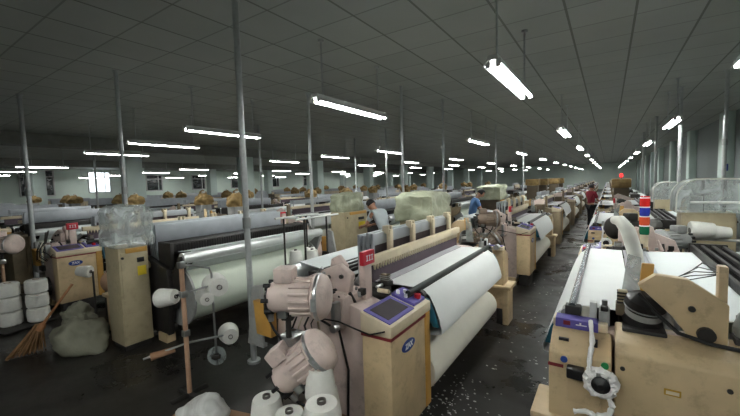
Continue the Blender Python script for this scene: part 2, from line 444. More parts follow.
CY0 = .64
GEO = {'L': dict(c1=2.58, st=(-.88,1.07), ro=-1.47, wx=-.82), 'R': dict(c1=2.92, st=(-1.04,1.12), ro=-1.50, wx=-.66), 'B': dict(c1=2.92, st=(-.90,1.18), ro=-1.50, wx=-.82)}
def cloth_parts(r):
    g = GEO[r['w']]; CY1 = g['c1']
    b = MB(); b.sheet([(-.43,1.13),(-.36,1.132),(-.28,1.135),(-.12,1.135)], CY0, CY1, cloth, wav=.006); b.obj('woven_cloth', r)
    b = MB(); b.sheet([(-.56,1.15),(-.50,1.14),(-.44,1.13)], CY0-.02, CY1+.02, shed, wav=.004); b.obj('open_shed', r)
    b = MB(); b.sheet([(-.08,1.118),(-.02,1.075),(.025,.99),(.06,.89),(.08,.81),(.075,.775),(.02,.76),(-.1,.75)], CY0+.02, CY1, cloth, wav=.01); b.obj('front_cloth', r)
    b = MB(); b.cyl((-.10,CY0-.20,1.145), (-.10,CY1+.08,1.145), .024, greenblk if r['w'] == 'L' else chrome, seg=12)
    b.box(-.24,-.10,CY0-.20,CY0-.10,1.06,1.12, dkgrey, .006); b.box(-.15,-.06,CY1+.02,CY1+.09,1.08,1.15, dkgrey, .006)
    b.obj('pressure_bar', r)
    b = MB(); y0, y1 = CY0+.02, CY1+.02
    b.lathe([(.0,-.0),(.10,-.0),(.162,.012),(.175,.04),(.175,y1-y0-.04),(.162,y1-y0-.012),(.10,y1-y0),(0,y1-y0)], rollm, (-.15,y0,.42), (0,1,0), 32); o = b.obj('cloth_roll', r)
    b = MB(); b.cyl((-.15,y0-.14,.42), (-.15,y1+.10,.42), .035, steel, seg=12); b.obj('roll_shaft', o)
def beam_parts(r):
    g = GEO[r['w']]; CY1 = g['c1']; ro = g['ro']; bx = ro+.29
    b = MB(); y0, y1 = .64, CY1-.01
    b.lathe([(.08,0),(.355,.0),(.36,.02),(.36,y1-y0-.02),(.355,y1-y0),(.08,y1-y0)], beamy, (bx,y0,.60), (0,1,0), 40); o = b.obj('warp_beam', r)
    for y in (y0-.035, y1+.005):
        b = MB(); b.cyl((bx,y,.60), (bx,y+.03,.60), .395, grey, seg=40); b.cyl((bx,y-.02,.60), (bx,y+.05,.60), .09, dkgrey, seg=16); b.obj('beam_flange', o)
    b = MB(); b.cyl((ro,.46,1.13), (ro,CY1+.10,1.13), .07, roller, seg=20); b.cyl((ro,.42,1.13), (ro,CY1+.14,1.13), .03, dkgrey, seg=10); b.obj('back_rest_roller', r)
    b = MB(); b.sheet([(g['wx'],1.14),(-1.1,1.165),(-1.3,1.185),(ro+.02,1.205),(ro-.01,1.206)], .66, CY1-.02, warp, t=.006); b.obj('warp_sheet', r)
    b = MB(); b.sheet([(ro-.055,1.075),(ro+.02,1.02),(ro+.14,.94)], .66, CY1-.02, warp, t=.006); b.obj('warp_drop', r)
def harness(r, full=True, low=False):
    g = GEO[r['w']]; CY1 = g['c1']
    dz = -.36 if low else 0
    lo = -.045; rail = .24 if r['w'] == 'B' else .11
    b = MB(); b.box(-.545,-.485,.52,CY1+.10,1.345+lo+dz*.45,1.42+lo+dz*.45, grey if low else cream, .008); b.obj('reed_cap_beam', r)
    b = MB(); b.box(-.535,-.515,.59,CY1+.06,1.07,1.345+lo+dz*.45, reedm)
    n = 44 if full and not low else 0
    for k in range(n):
        y = .60+(CY1-.58)*k/(n-1); b.prism([(y-.014,1.302),(y+.014,1.302),(y,1.25)], -.512, -.495, cream, axis='x')
    b.obj('reed', r)
    nf = 4 if full else 2
    ya, yb = .74, CY1+.05
    for k in range(nf):
        x = -.62-.05*k if full else -.64-.12*k
        zt = 1.535-.012*k + (.02 if k % 2 else 0) + dz
        if low: x = -.58-.02*k
        b = MB(); b.box(x-.014,x+.014,ya,yb,zt-rail,zt, alum, .004); b.box(x-.012,x+.012,ya,yb,.72,.80, alum)
        for y in (ya, yb-.03): b.box(x-.012,x+.012,y,y+.03,.72,zt, alum)
        f = b.obj('heddle_frame', r)
        if full:
            b = MB(); b.box(x-.004,x+.004,ya+.02,yb-.02,.80,zt-rail, heddle); b.obj('heddle_field', f)
    if full and not low:
        for y in (.98,1.46,1.98,2.5):
            b = MB(); b.box(-.595,-.545,y-.03,y+.03,1.30,1.555, cream, .012); b.box(-.63,-.56,y-.045,y-.012,1.515,1.59, cream, .01); b.box(-.63,-.56,y+.012,y+.045,1.515,1.59, cream, .01); b.obj('frame_guide', r)
    sx, sz = g['st']
    b = MB()
    for k in range(4): b.box(sx-.085*k-.03,sx-.085*k,.52,CY1+.04,sz,sz+.11, dkgrey, .004)
    if full:
        for k in range(60):
            y = .60+(CY1-.62)*k/59; b.box(sx-.30,sx,y-.004,y+.004,sz-.03,sz+.09, oily)
    b.box(sx-.30,sx+.01,.48,.53,.95,sz+.12, dkgrey, .006); b.box(sx-.30,sx+.01,CY1+.03,CY1+.08,.95,sz+.12, dkgrey, .006)
    b.obj('warp_stop_bars', r)
def frames(r):
    T = r['w']; CY1 = GEO[T]['c1']; FR[T] = (2.74,3.02) if T == 'L' else (3.0,3.08)
    for k, (y0, y1) in enumerate(((.14,.42), FR[T])):
        dark = T == 'B' and k == 1
        b = MB(); b.prism([(-.25,.10),(-.25,1.04),(-.42,1.09),(-.72,1.10),(-1.08,1.01),(-1.22,.98),(-1.26,.70),(-1.18,.10)], y0, y1, dkgrey if dark else beige, .015); f = b.obj('end_frame', r)
        for x in (-.38, -1.05):
            b = MB(); b.box(x-.11,x+.11,y0-.02,y1+.02,0,.12, tan, .012); b.obj('foot', f)
        b = MB(); b.prism([(-1.10,.45),(-1.10,.75),(-1.40,1.12),(-1.56,1.10),(-1.45,.85),(-1.28,.45)], .46 if k == 0 else CY1+.06, .52 if k == 0 else CY1+.10, dkgrey if dark else grey, .006); b.obj('roller_arm', f)
    e = FR[T][0]+.01
    b = MB(); b.box(-.36,-.20,.41,e,.86,1.06, oily, .01); b.obj('breast_beam', r)
    b = MB(); b.box(-.80,-.62,.41,e,.10,.30, dkgrey, .01); b.obj('cross_beam', r)
    b = MB(); b.prism([(-.46,.42),(-.46,1.0),(-.40,1.05),(-.38,1.05),(-.38,.42)], .41, e, oily); b.obj('inner_cover', r)
FR = {}
def console(r, full=True):
    b = MB(); b.box(-.235,0,0,.52,.22,1.0, tan, .012); b.box(-.20,-.03,.04,.48,.0,.22, dkgrey, .01); c = b.obj('control_console', r)
    b = MB(); b.prism([(0.008,.98),(0.008,1.055),(-.24,1.125),(-.24,.98)], -.008, .615, cream, .01); h = b.obj('console_top', c)
    b = MB(); b.box(-.20,.004,.52,.61,.22,1.02, mustard, .01); b.obj('mustard_panel', c)
    sl = (1.125-1.055)/.248
    def pad(x0, x1, y0, y1, up, m, nm, par):
        b = MB(); z = lambda x: 1.0573-sl*x+.0
        b.prism([(x0,z(x0)-.004),(x0,z(x0)+up),(x1,z(x1)+up),(x1,z(x1)-.004)], y0, y1, m); return b.obj(nm, par)
    p = pad(-.015, -.225, .015, .37, .008, purple, 'key_panel', c)
    pad(-.045, -.195, .05, .335, .011, screen, 'display_screen', p)
    p2 = pad(-.03, -.225, .40, .585, .022, purple, 'button_panel', c)
    b = MB(); b.cyl((-.06,.52,1.075), (-.06,.52,1.125), .026, redbtn, seg=14); b.obj('stop_button', p2)
    for (x, y) in ((-.12,.44),(-.16,.5),(-.19,.44),(-.13,.55)):
        b = MB(); b.cyl((x,y,1.085-x*.1), (x,y,1.107-sl*x), .014, whitem, seg=10); b.obj('push_button', p2)
    b = MB(); b.box(-.237,.004,-.004,.525,.955,.975, redst); b.obj('red_stripe', c)
    badge(c, .001, .235, .845, .095, .042, 'ZAX')
    b = MB(); b.box(-.045,-.01,-.006,.0,.985,1.03, blue); b.obj('blue_sticker', c)
def left_gear(r):
    b = MB(); b.box(-.70,-.44,.06,.40,.92,1.16, beige, .02); b.box(-.50,-.46,-.01,.06,.98,1.14, steel, .006); b.cyl((-.48,-.02,.95), (-.48,.03,.95), .03, steel, seg=12)
    b.obj('gripper_box', r)
    b = MB(); b.prism([(-.50,1.10),(-.46,1.30),(-.58,1.37),(-.70,1.33),(-.95,1.22),(-1.0,1.08)], .20, .26, beige, .008)
    b.prism([(-.62,1.10),(-.58,1.34),(-.66,1.42),(-.74,1.38),(-.80,1.10)], .30, .34, beige, .008)
    for (x, z) in ((-.55,1.28),(-.68,1.26),(-.88,1.18),(-.62,1.16)): b.cyl((x,.18,z), (x,.20,z), .017, dkgrey, seg=12)
    b.cyl((-.72,.05,1.14), (-.60,.05,1.34), .014, steel, seg=8); b.cyl((-.90,.10,1.10), (-.66,.10,1.36), .012, steel, seg=8)
    b.obj('harness_lever', r)
    b = MB(); b.box(-.46,-.40,.30,.40,1.06,1.44, beige, .01); s = b.obj('sign_post', r)
    b = MB(); b.box(-.43,-.39,.27,.43,1.36,1.47, redst if False else redbtn, .006); q = b.obj('red_sign', s)
    b = MB()
    for k in range(3):
        y = .305+.035*k; b.box(-.388,-.386,y,y+.024,1.43,1.437, whitem); b.box(-.388,-.386,y+.008,y+.016,1.395,1.43, whitem); b.box(-.388,-.386,y,y+.024,1.392,1.399, whitem)
    b.obj('sign_lettering', q)
    rr = random.Random(3)
    for k in range(22):
        b = MB()
        x, y, z = rr.uniform(-.98,-.42), rr.uniform(.10,.5), rr.uniform(1.08,1.17); q = rr.uniform(.014,.038)
        m = rr.choice([dkgrey, steel, oily, beige, grey, dkgrey])
        if k % 3: b.box(x-q,x+q,y-q,y+q*.8,z-q,z+q, m, .004)
        else: b.cyl((x,y,z-q), (x+rr.uniform(-.05,.05),y-.05,z+q*2.2), q*.45, m, seg=10)
        b.obj('valve_fitting', r)
    b = MB()
    for k in range(6):
        x = -.50-.07*k; b.tube([(x,.02,1.16),(x-.03,-.03,1.10-.02*k),(x-.12,-.02,.98-.03*k),(x-.2,.08,.86-.02*k)], .005 if k % 2 else .008, rubber if k % 3 else cream, 6)
    b.obj('air_hose', r)
    b = MB(); b.box(-.44,-.34,CY0-.10,CY0-.01,1.12,1.17, dkgrey, .005); b.box(-.43,-.36,CY0-.07,CY0-.02,1.17,1.23, brownc, .005); b.cyl((-.39,CY0-.11,1.15), (-.39,CY0-.20,1.15), .016, steel, seg=10)
    for k in range(3): b.box(-.435,-.355,CY0-.075,CY0-.015,1.178+.016*k,1.185+.016*k, grey)
    b.obj('temple_unit', r)
    b = MB(); b.box(-.62,-.40,.42,.54,1.02,1.16, dkgrey, .01); b.cyl((-.42,.44,1.10), (-.30,.52,1.10), .05, dkgrey, seg=14); b.cyl((-.56,.40,1.16), (-.56,.52,1.24), .03, steel, seg=10)
    b.cyl((-.36,.42,1.14), (-.26,.42,1.14), .018, cream, seg=8); b.obj('nozzle_unit', r)
    b = MB(); b.prism([(-1.21,.70),(-1.21,.98),(-1.43,1.0),(-1.40,.70)], .03, .10, mustard, .008); b.obj('mustard_guard', r)
    b = MB(); b.prism([(-1.40,1.12),(-1.50,1.10),(-1.60,.55),(-1.38,.55)], .08, .13, grey, .006); b.box(-1.42,-1.15,.10,.14,.60,.70, dkgrey, .006); b.obj('side_plate', r)
    CY1 = GEO[r['w']]['c1']
    for y in (CY0-.025, CY1+.01):
        b = MB(); b.prism([(-.06,1.07),(-.01,1.06),(.035,.96),(.07,.84),(.02,.84),(-.05,.96)], y, y+.02, teal, .006); b.obj('teal_end_cap', r)
        b = MB(); b.cyl((-.08,y-.02,1.08), (-.08,y+.03,1.08), .045, dkgrey, seg=16); b.box(-.14,-.02,y-.02,y+.03,.88,1.03, beige, .012); b.obj('take_up_bracket', r)
    b = MB()
    pts = [(-.55,-.1,1.05),(-.42,-.02,1.02),(-.3,-.02,1.0),(-.15,-.03,.985),(-.03,-.03,1.03)]
    b.tube(pts, .006, rubber, 6); b.tube([(-.9,.1,1.1),(-.7,.02,1.0),(-.5,.08,.9),(-.44,.1,.6),(-.46,.1,.2)], .01, rubber, 6); b.obj('black_cable', r)
    # motor and sensors under the front cover
    b = MB(); b.cyl((-1.0,.0,.35), (-1.0,.12,.35), .17, dkgrey, seg=20); b.cyl((-1.0,-.02,.35), (-1.0,.0,.35), .06, steel, seg=14); b.obj('drive_pulley', r)
def right_gear(r, where='L'):
    b = MB(); b.prism([(3.3,.22),(3.3,.945),(3.12,1.035),(3.02,1.035),(3.02,.22)], -.32, 0, tan, .01, axis='x')
    e = b.obj('end_box', r)
    b = MB(); b.box(-.10,-.02,3.02,3.24,0,.22, dkgrey, .01); b.obj('box_stand', e); b = MB(); b.box(-.30,-.22,3.02,3.24,0,.22, dkgrey, .01); b.obj('box_stand', e)
    b = MB(); b.box(-.30,.0,2.99,3.10,1.035,1.085, cream, .006); b.obj('switch_ledge', e)
    b = MB(); b.prism([(3.112,1.03),(3.104,1.09),(3.02,1.095),(3.02,1.03)], -.25, -.015, purple, axis='x'); p = b.obj('purple_label', e)
    b = MB(); b.box(-.10,-.06,3.103,3.109,1.045,1.08, redst); b.box(-.19,-.13,3.105,3.108,1.06,1.066, whitem); b.box(-.16,-.15,3.105,3.108,1.05,1.078, whitem); b.obj('label_lettering', p)
    b = MB(); b.box(-.08,.004,3.295,3.304,.855,.875, redst); b.obj('red_stripe', e)
    b = MB(); b.cyl((-.083,3.30,.912), (-.083,3.312,.912), .019, blue, seg=16); b.obj('blue_button', e)
    b = MB(); b.cyl((-.288,3.30,.925), (-.288,3.312,.925), .019, green, seg=16); b.obj('green_button', e)
    b = MB(); b.box(-.27,-.10,3.296,3.306,.66,.86, tan, .008); b.obj('inset_cover', e)
    b = MB(); b.box(-.10,-.045,3.195,3.215,.985,1.003, black); b.obj('slot', e); b = MB(); b.box(-.25,-.22,3.18,3.22,.985,1.02, black); b.obj('slot', e)
    b = MB(); b.box(-.34,.10,2.98,3.34,.50,.55, tan, .012); b.box(-.02,.06,3.02,3.30,0,.50, tan, .01); b.obj('foot_tray', r)
    if where == 'B':
        for (x, z, q) in ((-.6,.35,.13),(-.45,.82,.10),(-.78,1.0,.05)):
            b = MB(); b.cyl((x,3.08,z), (x,3.12,z), q, tan2 if q < .12 else dkgrey, seg=20); b.cyl((x,3.12,z), (x,3.13,z), q*.4, steel, seg=12); b.obj('gear_wheel', r)
        return
    # selvedge waste reel
    b = MB(); b.box(-.19,-.10,3.30,3.37,.83,.89, black, .008); b.cyl((-.14,3.34,.86), (-.27,3.36,.87), .018, black, seg=10)
    b.lathe([(.0,0),(.045,0),(.045,.012),(.034,.02),(.015,.035)], black, (-.27,3.41,.86), (0,1,0), 20); w = b.obj('waste_reel', r)
    b = MB(); n = 36
    # ragged yarn ring
    bb = bmesh.new(); R0, r0 = .058, .027; rings = []
    for k in range(n):
        a = 2*PI*k/n; ring = []
        for q in range(10):
            t = 2*PI*q/10; j = 1+.75*noise.noise(Vector((math.cos(a)*9, math.sin(a)*9, q*2.3)))
            rr = R0+r0*j*math.cos(t)
            ring.append(bb.verts.new((-.27+rr*math.cos(a), 3.385+r0*1.1*j*math.sin(t), .86+rr*math.sin(a))))
        rings.append(ring)
    for k in range(n):
        for q in range(10): bb.faces.new([rings[k][q], rings[(k+1) % n][q], rings[(k+1) % n][(q+1) % 10], rings[k][(q+1) % 10]])
    bmesh.ops.recalc_face_normals(bb, faces=bb.faces[:]); b.merge(bb, fuzz)
    def strand(pts, rad):
        P = []
        for i in range(len(pts)-1):
            for k in range(5):
                t = k/5; P.append(Vector(pts[i]).lerp(Vector(pts[i+1]), t)+Vector((noise.noise(Vector((i*3+k,1,0)))*.008, 0, noise.noise(Vector((i*3+k,5,0)))*.008)))
        b.tube(P, [rad*(1+.5*noise.noise(Vector((k*2.1,3,1)))) for k in range(len(P))], fuzz, 7)
    strand([(-.21,3.10,1.10),(-.225,3.25,1.03),(-.215,3.36,.97),(-.215,3.39,.91)], .013)
    strand([(-.30,3.39,.80),(-.325,3.40,.75),(-.31,3.41,.70),(-.25,3.40,.67),(-.20,3.40,.68),(-.13,3.40,.655)], .014)
    b.obj('waste_yarn', w)
    # side cover
    b = MB(); b.prism([(3.3,.20),(3.3,1.01),(3.24,1.05),(3.02,1.10),(3.02,.20)], -1.55, -.335, tan, .012, axis='x'); b.obj('side_cover', r)
    b = MB(); b.box(-.62,-.55,3.296,3.305,.838,.872, goldf, .002); b.box(-.612,-.558,3.304,3.307,.846,.864, cream); b.obj('name_plate', r)
    for (x, z) in ((-.37,.93),(-.80,.93),(-1.3,.93)):
        b = MB(); b.cyl((x,3.297,z), (x,3.308,z), .012, dkgrey, seg=10); b.obj('cover_screw', r)
    b = MB(); b.cyl((-1.02,3.26,.66), (-1.02,3.40,.66), .20, black, seg=28); b.cyl((-1.02,3.40,.66), (-1.02,3.41,.66), .05, steel, seg=12); b.obj('cooling_fan', r)
    # black drum with grey bands beside the cloth edge
    b = MB(); b.lathe([(.0,0),(.10,0),(.105,.02),(.09,.05),(.092,.11),(.105,.13),(.098,.17),(.05,.20),(0,.20)], oily, (-.47,2.98,1.10), (-.1,.25,.9), 24); b.cyl((-.60,3.0,1.08), (-.58,3.03,1.24), .025, grey, seg=12); b.box(-.58,-.37,2.9,3.12,1.02,1.10, dkgrey, .01); b.lathe([(.1,.115),(.107,.12),(.1,.125)], steel, (-.47,2.98,1.10), (-.1,.25,.9), 24, False); b.lathe([(.0935,.06),(.0955,.085),(.0935,.10)], grey, (-.47,2.98,1.10), (-.1,.25,.9), 24, False); b.obj('selvedge_drum', r)
    b = MB(); b.prism([(-.44,1.36),(-.52,1.43),(-.66,1.42),(-.83,1.30),(-.83,1.05),(-.70,1.05),(-.60,1.20)], 3.04, 3.10, tan, .008); b.cyl((-.68,3.10,1.26), (-.68,3.115,1.26), .016, dkgrey, seg=10); b.cyl((-.74,3.10,1.13), (-.74,3.13,1.13), .04, dkgrey, seg=14); b.obj('harness_bracket', r)
    b = MB(); b.box(-.83,-.79,3.0,3.06,1.05,1.50, tan, .008); b.obj('bracket_post', r)
    b = MB(); b.ell((-.95,3.02,1.16), (.10,.08,.10), grey, 14, lump=.25); b.box(-1.08,-.86,2.96,3.08,1.02,1.12, dkgrey, .01); b.cyl((-.9,2.95,1.2), (-1.0,3.1,1.28), .02, steel, seg=8); b.obj('tension_unit', r)
    b = MB(); b.prism([(-.475,1.19),(-.455,1.34),(-.465,1.47),(-.525,1.47),(-.515,1.34),(-.53,1.19)], 2.97, 3.0, mustard, .006); b.obj('mustard_guard', r)
    b = MB(); b.prism([(-.36,1.15),(-.40,1.50),(-.47,1.48),(-.46,1.15)], 2.86, 2.88, acrylic, .004); b.obj('clear_guard', r)
    b = MB(); b.box(-.42,-.34,2.90,3.0,1.13,1.20, brownc, .006); b.box(-.40,-.35,2.92,2.98,1.20,1.28, tan2, .006)
    for k in range(4): b.box(-.405,-.345,2.915,2.985,1.205+.02*k,1.213+.02*k, dkgrey)
    b.obj('temple_unit', r)
    b = MB(); b.box(-.31,-.25,2.92,3.04,1.06,1.15, grey, .008); b.cyl((-.28,2.95,1.15), (-.28,2.95,1.20), .016, steel, seg=10); b.box(-.30,-.26,2.99,3.03,1.15,1.18, dkgrey, .006); b.box(-.24,-.20,2.94,3.0,1.06,1.19, whitepl, .006); b.box(-.235,-.205,2.938,2.942,1.10,1.17, black); b.obj('sensor_box', r)
    b = MB(); b.cyl((-.07,2.9,1.09), (-.07,3.0,1.09), .035, grey, seg=14); b.obj('roller_stub', r)
    b = MB(); b.tube([(-.45,3.06,1.30),(-.52,3.12,1.22),(-.62,3.15,1.13),(-.75,3.16,1.10),(-.95,3.17,1.09)], .011, rubber, 7); b.obj('black_cable', r)
    b = MB()
    for k in range(5):
        y = 2.62-.05*k; b.tube([(-.79,3.03,1.46),(-.86,2.85,1.42),(-.72-.03*k,2.6-.06*k,1.30+.02*k),(-.60-.05*k,2.4-.09*k,1.22)], .0035, rubber, 5)
    b.obj('loose_wires', r)
def tower(r):
    b = MB(); b.box(-.69,-.61,.36,.44,1.06,1.16, tan, .008); b.cyl((-.65,.40,1.16), (-.65,.40,1.30), .04, cream, seg=16); t = b.obj('signal_tower', r)
    z = 1.30
    for m, nm in ((lens_g,'green_lens'),(lens_o,'orange_lens'),(lens_b,'blue_lens'),(lens_r,'red_lens')):
        b = MB(); b.lathe([(.046,0),(.046,.012),(.05,.016),(.05,.094),(.046,.098),(.046,.11)], m, (-.65,.40,z), (0,0,1), 20); b.lathe([(.051,.098),(.051,.11)], whitem, (-.65,.40,z), (0,0,1), 20); b.obj(nm, t); z += .11
    b = MB(); b.cyl((-.65,.40,z), (-.65,.40,z+.012), .046, lens_r, seg=20); b.obj('tower_cap', t)
    b = MB(); b.tube([(-.34,1.34,1.56),(-.39,1.40,1.56),(-.45,1.46,1.48),(-.50,1.47,1.30),(-.53,1.47,1.15)], [.04,.055,.062,.062,.058], duct, 14); b.obj('air_duct', r)

def make_loom(where):
    r = empty('loom', 'x', 'loom'); r['w'] = where
    frames(r); cloth_parts(r); beam_parts(r); harness(r, True, where == 'R'); console(r); left_gear(r); right_gear(r, where)
    return r
def make_loom_mid(where):
    r = empty('loom', 'x', 'loom'); r['w'] = where
    cloth_parts(r); beam_parts(r); harness(r, False, where == 'R')
    for (y0, y1) in ((.14,.42), (2.74,3.02) if where == 'L' else (3.0,3.08)):
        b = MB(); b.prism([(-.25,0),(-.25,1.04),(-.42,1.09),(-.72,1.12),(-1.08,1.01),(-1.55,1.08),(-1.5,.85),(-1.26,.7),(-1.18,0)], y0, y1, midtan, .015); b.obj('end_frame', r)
    b = MB(); b.box(-.36,-.20,.41,2.75 if where == 'L' else 3.01,.86,1.06, oily); b.obj('breast_beam', r)
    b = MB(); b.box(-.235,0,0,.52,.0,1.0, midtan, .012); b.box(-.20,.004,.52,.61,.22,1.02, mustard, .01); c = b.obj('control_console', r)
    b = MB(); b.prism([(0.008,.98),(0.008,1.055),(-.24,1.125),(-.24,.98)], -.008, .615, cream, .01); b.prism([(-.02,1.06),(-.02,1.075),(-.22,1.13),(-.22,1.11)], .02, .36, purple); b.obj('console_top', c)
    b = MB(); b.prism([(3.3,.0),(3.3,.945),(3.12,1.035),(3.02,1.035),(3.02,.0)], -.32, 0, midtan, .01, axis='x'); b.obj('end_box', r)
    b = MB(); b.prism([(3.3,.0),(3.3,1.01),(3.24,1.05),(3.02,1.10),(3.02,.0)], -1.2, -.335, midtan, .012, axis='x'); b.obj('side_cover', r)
    b = MB(); b.box(-.70,-.44,-.2,.40,.92,1.20, brownc, .02); b.prism([(-.50,1.10),(-.46,1.30),(-.58,1.37),(-.95,1.22),(-1.0,1.08)], .20, .26, beige, .008); b.box(-.46,-.40,.30,.40,1.06,1.44, midtan, .01); b.obj('end_gear', r)
    b = MB(); b.ell((-.62,2.9,1.2), (.14,.12,.12), dkgrey, 12, lump=.3); b.obj('gear_housing', r)
    return r
def make_loom_far():
    b = MB(); c1 = 2.75
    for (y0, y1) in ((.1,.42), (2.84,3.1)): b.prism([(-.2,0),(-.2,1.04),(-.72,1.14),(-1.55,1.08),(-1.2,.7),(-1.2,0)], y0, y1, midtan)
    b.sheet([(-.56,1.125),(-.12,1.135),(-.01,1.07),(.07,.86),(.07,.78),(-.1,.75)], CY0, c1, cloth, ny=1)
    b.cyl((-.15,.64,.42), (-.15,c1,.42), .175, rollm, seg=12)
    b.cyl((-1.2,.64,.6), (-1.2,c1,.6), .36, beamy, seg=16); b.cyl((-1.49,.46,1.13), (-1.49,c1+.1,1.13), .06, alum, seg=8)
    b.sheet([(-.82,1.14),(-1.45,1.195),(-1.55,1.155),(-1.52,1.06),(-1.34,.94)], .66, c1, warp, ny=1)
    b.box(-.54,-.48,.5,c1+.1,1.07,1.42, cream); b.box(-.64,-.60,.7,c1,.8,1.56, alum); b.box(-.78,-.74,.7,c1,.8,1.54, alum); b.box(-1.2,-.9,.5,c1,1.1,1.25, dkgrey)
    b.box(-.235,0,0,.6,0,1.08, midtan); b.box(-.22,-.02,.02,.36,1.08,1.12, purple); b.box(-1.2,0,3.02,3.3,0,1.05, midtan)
    b.box(-.75,-.4,-.2,.4,.9,1.3, brownc)
    return b.obj('loom')

L_X0, R_X0 = -1.17, -.29
PITCH, ROWP = 5.0, 6.05
protos = {}
def loom_at(where, lod, x, y, label):
    key = (where, lod) if lod != 'far' else 'far'
    if key not in protos:
        o = {'full': lambda: make_loom(where), 'mid': lambda: make_loom_mid(where), 'far': make_loom_far}[lod]()
        protos[key] = o
    else: o = copy_tree(protos[key])
    o.location = (x, y, 0); o.rotation_euler = (0, 0, 0 if where == 'L' else PI)
    if 'w' in o: del o['w']
    tag(o, label, 'loom', 'weaving looms in long rows')
    return o
def rowphrase(where, m):
    n = 2*m + (0 if where == 'R' else 1)
    return 'row right of the aisle' if n == 0 else '%s row left of the aisle' % ORD[n-1]
for m in range(0, 6):
    for where in ('R', 'L'):
        for j in range(0, 12 if m == 0 else (9 if m == 1 else 7)):
            x = (R_X0 if where == 'R' else L_X0)-ROWP*m + (.45 if m and where == 'R' else 0)
            y = (5.66 if where == 'R' else 1.95)+PITCH*j-(.08 if m == 1 and where == 'L' else .31 if m and where == 'R' else 0)
            if y+2 < -x/5.3: continue
            d = math.hypot(x, y)
            n = 2*m+(0 if where == 'R' else 1)
            full = (n, j) in ((0,0),(0,1),(1,0),(1,1),(2,0),(2,1),(3,0))
            lod = 'full' if full else ('mid' if (n < 4 and j < 7) or (n < 6 and j < 3) else 'far')
            loom_at(where if m == 0 or where == 'L' else 'B', lod, x, y, 'loom with white cloth, %s from the camera, in the %s' % (ORD[j], rowphrase(where, m)))

# hero labels
for o in list(COL.objects):
    if o.parent is None and o.get('label','').startswith('loom with white cloth, first from the camera, in the row right'): tower(o)
    if o.parent is None and o.name.startswith('loom') and 'first from the camera' in o.get('label', ''):
        if 'first row left' in o['label']: o['label'] = 'beige loom in the foreground with purple console, cream reed beam and white cloth roll'
        elif 'row right of' in o['label']: o['label'] = 'tan loom at lower right with signal tower and fuzzy white waste reel'

# ------------------------------------------------------------------ weft feeders
def feeder_proto(beige=beige):
    r = empty('weft_feeder', 'x', 'yarn feeder')
    # axis along +x: disc at origin facing +x, housing towards -x
    b = MB(); b.lathe([(.0,.045),(.10,.04),(.135,.02),(.15,-.01),(.15,-.05),(.142,-.06),(.0,-.06)][::-1], beige, (0,0,0), (1,0,0), 36); b.lathe([(.150,-.042),(.156,-.036),(.156,-.022),(.150,-.016)], steel if beige is not dkgrey else oily, (0,0,0), (1,0,0), 36, False); b.obj('disc_cover', r)
    b = MB(); b.lathe([(.10,-.06),(.118,-.08),(.118,-.20),(.105,-.22),(.105,-.33),(.09,-.36),(.0,-.36)], beige, (0,0,0), (1,0,0), 30)
    for k in range(16):
        a = 2*PI*k/16; b.box(-.21,-.07,-.008,.008,.11,.130, beige, .004, Matrix.Rotation(a, 4, 'X'))
    d = b.obj('feeder_drum', r)
    b = MB(); b.box(-.32,-.19,-.065,.065,.10,.20, beige, .015); b.obj('motor_box', r)
    b = MB(); b.lathe([(.085,-.36),(.085,-.37),(.06,-.38),(.0,-.38)], black, (0,0,0), (1,0,0), 20)
    for k in range(6):
        a = 2*PI*k/6; b.cyl((-.345,.10*math.cos(a),.10*math.sin(a)), (-.39,.10*math.cos(a),.10*math.sin(a)), .014, black, seg=8)
    b.obj('end_cap', r)
    b = MB(); b.box(-.05,-.015,-.155,-.148,-.05,.03, grey); b.obj('rating_label', r)
    b = MB(); b.cyl((-.25,0,-.10), (-.25,0,-.34), .02, dkgrey, seg=10); b.box(-.29,-.21,-.03,.03,-.16,-.09, dkgrey, .008); b.obj('mounting_arm', r)
    b = MB(); b.box(-.40,-.33,-.05,.05,-.11,-.03, oily, .008); b.cyl((-.37,.0,-.11), (-.37,.0,-.17), .02, steel, seg=10); b.box(-.30,-.24,-.07,-.03,-.13,-.02, steel, .006); b.cyl((-.42,.05,.04), (-.33,.05,.04), .018, dkgrey, seg=10); b.obj('yarn_brake', r)
    b = MB(); b.tube([(-.36,.03,-.06),(-.42,.04,-.14),(-.36,.02,-.24),(-.28,.0,-.33)], .009, rubber, 6); b.obj('feeder_cable', r)
    return r
brownm = mat('brown_worn_paint', (128,112,98), .5, dirt=.5)
FP = {}
def feeder(loc, az, el, label, m=beige):
    if m.name in FP: o = copy_tree(FP[m.name])
    else: o = FP[m.name] = feeder_proto(m)
    o.location = loc; o.rotation_euler = (0, -el, az)
    tag(o, label, 'yarn feeder', 'weft yarn feeders beside the looms'); return o
feeder((-1.56,1.75,1.26), math.radians(28), 0, 'beige drum-shaped yarn feeder, upper one, at the end of the foreground loom')
feeder((-1.55,1.70,.93), math.radians(30), math.radians(38), 'beige drum-shaped yarn feeder tilted up, lower one, at the foreground loom end')
feeder((-1.70,6.75,1.27), math.radians(28), 0, 'tan yarn feeder, upper one, at the second loom left of the aisle', brownm)
feeder((-1.68,6.70,.93), math.radians(30), math.radians(30), 'tan yarn feeder, lower one, at the second loom left of the aisle', brownm)
feeder((.05,5.95,1.28), math.radians(215), 0, 'dark round yarn feeder beyond the white duct of the right loom', dkgrey)
feeder((.55,5.85,1.14), math.radians(215), 0, 'round grey yarn feeder standing behind the right loom signal tower', grey)
feeder((-7.65,1.5,1.22), math.radians(28), 0, 'yarn feeder beside the stacked white cones on the left')
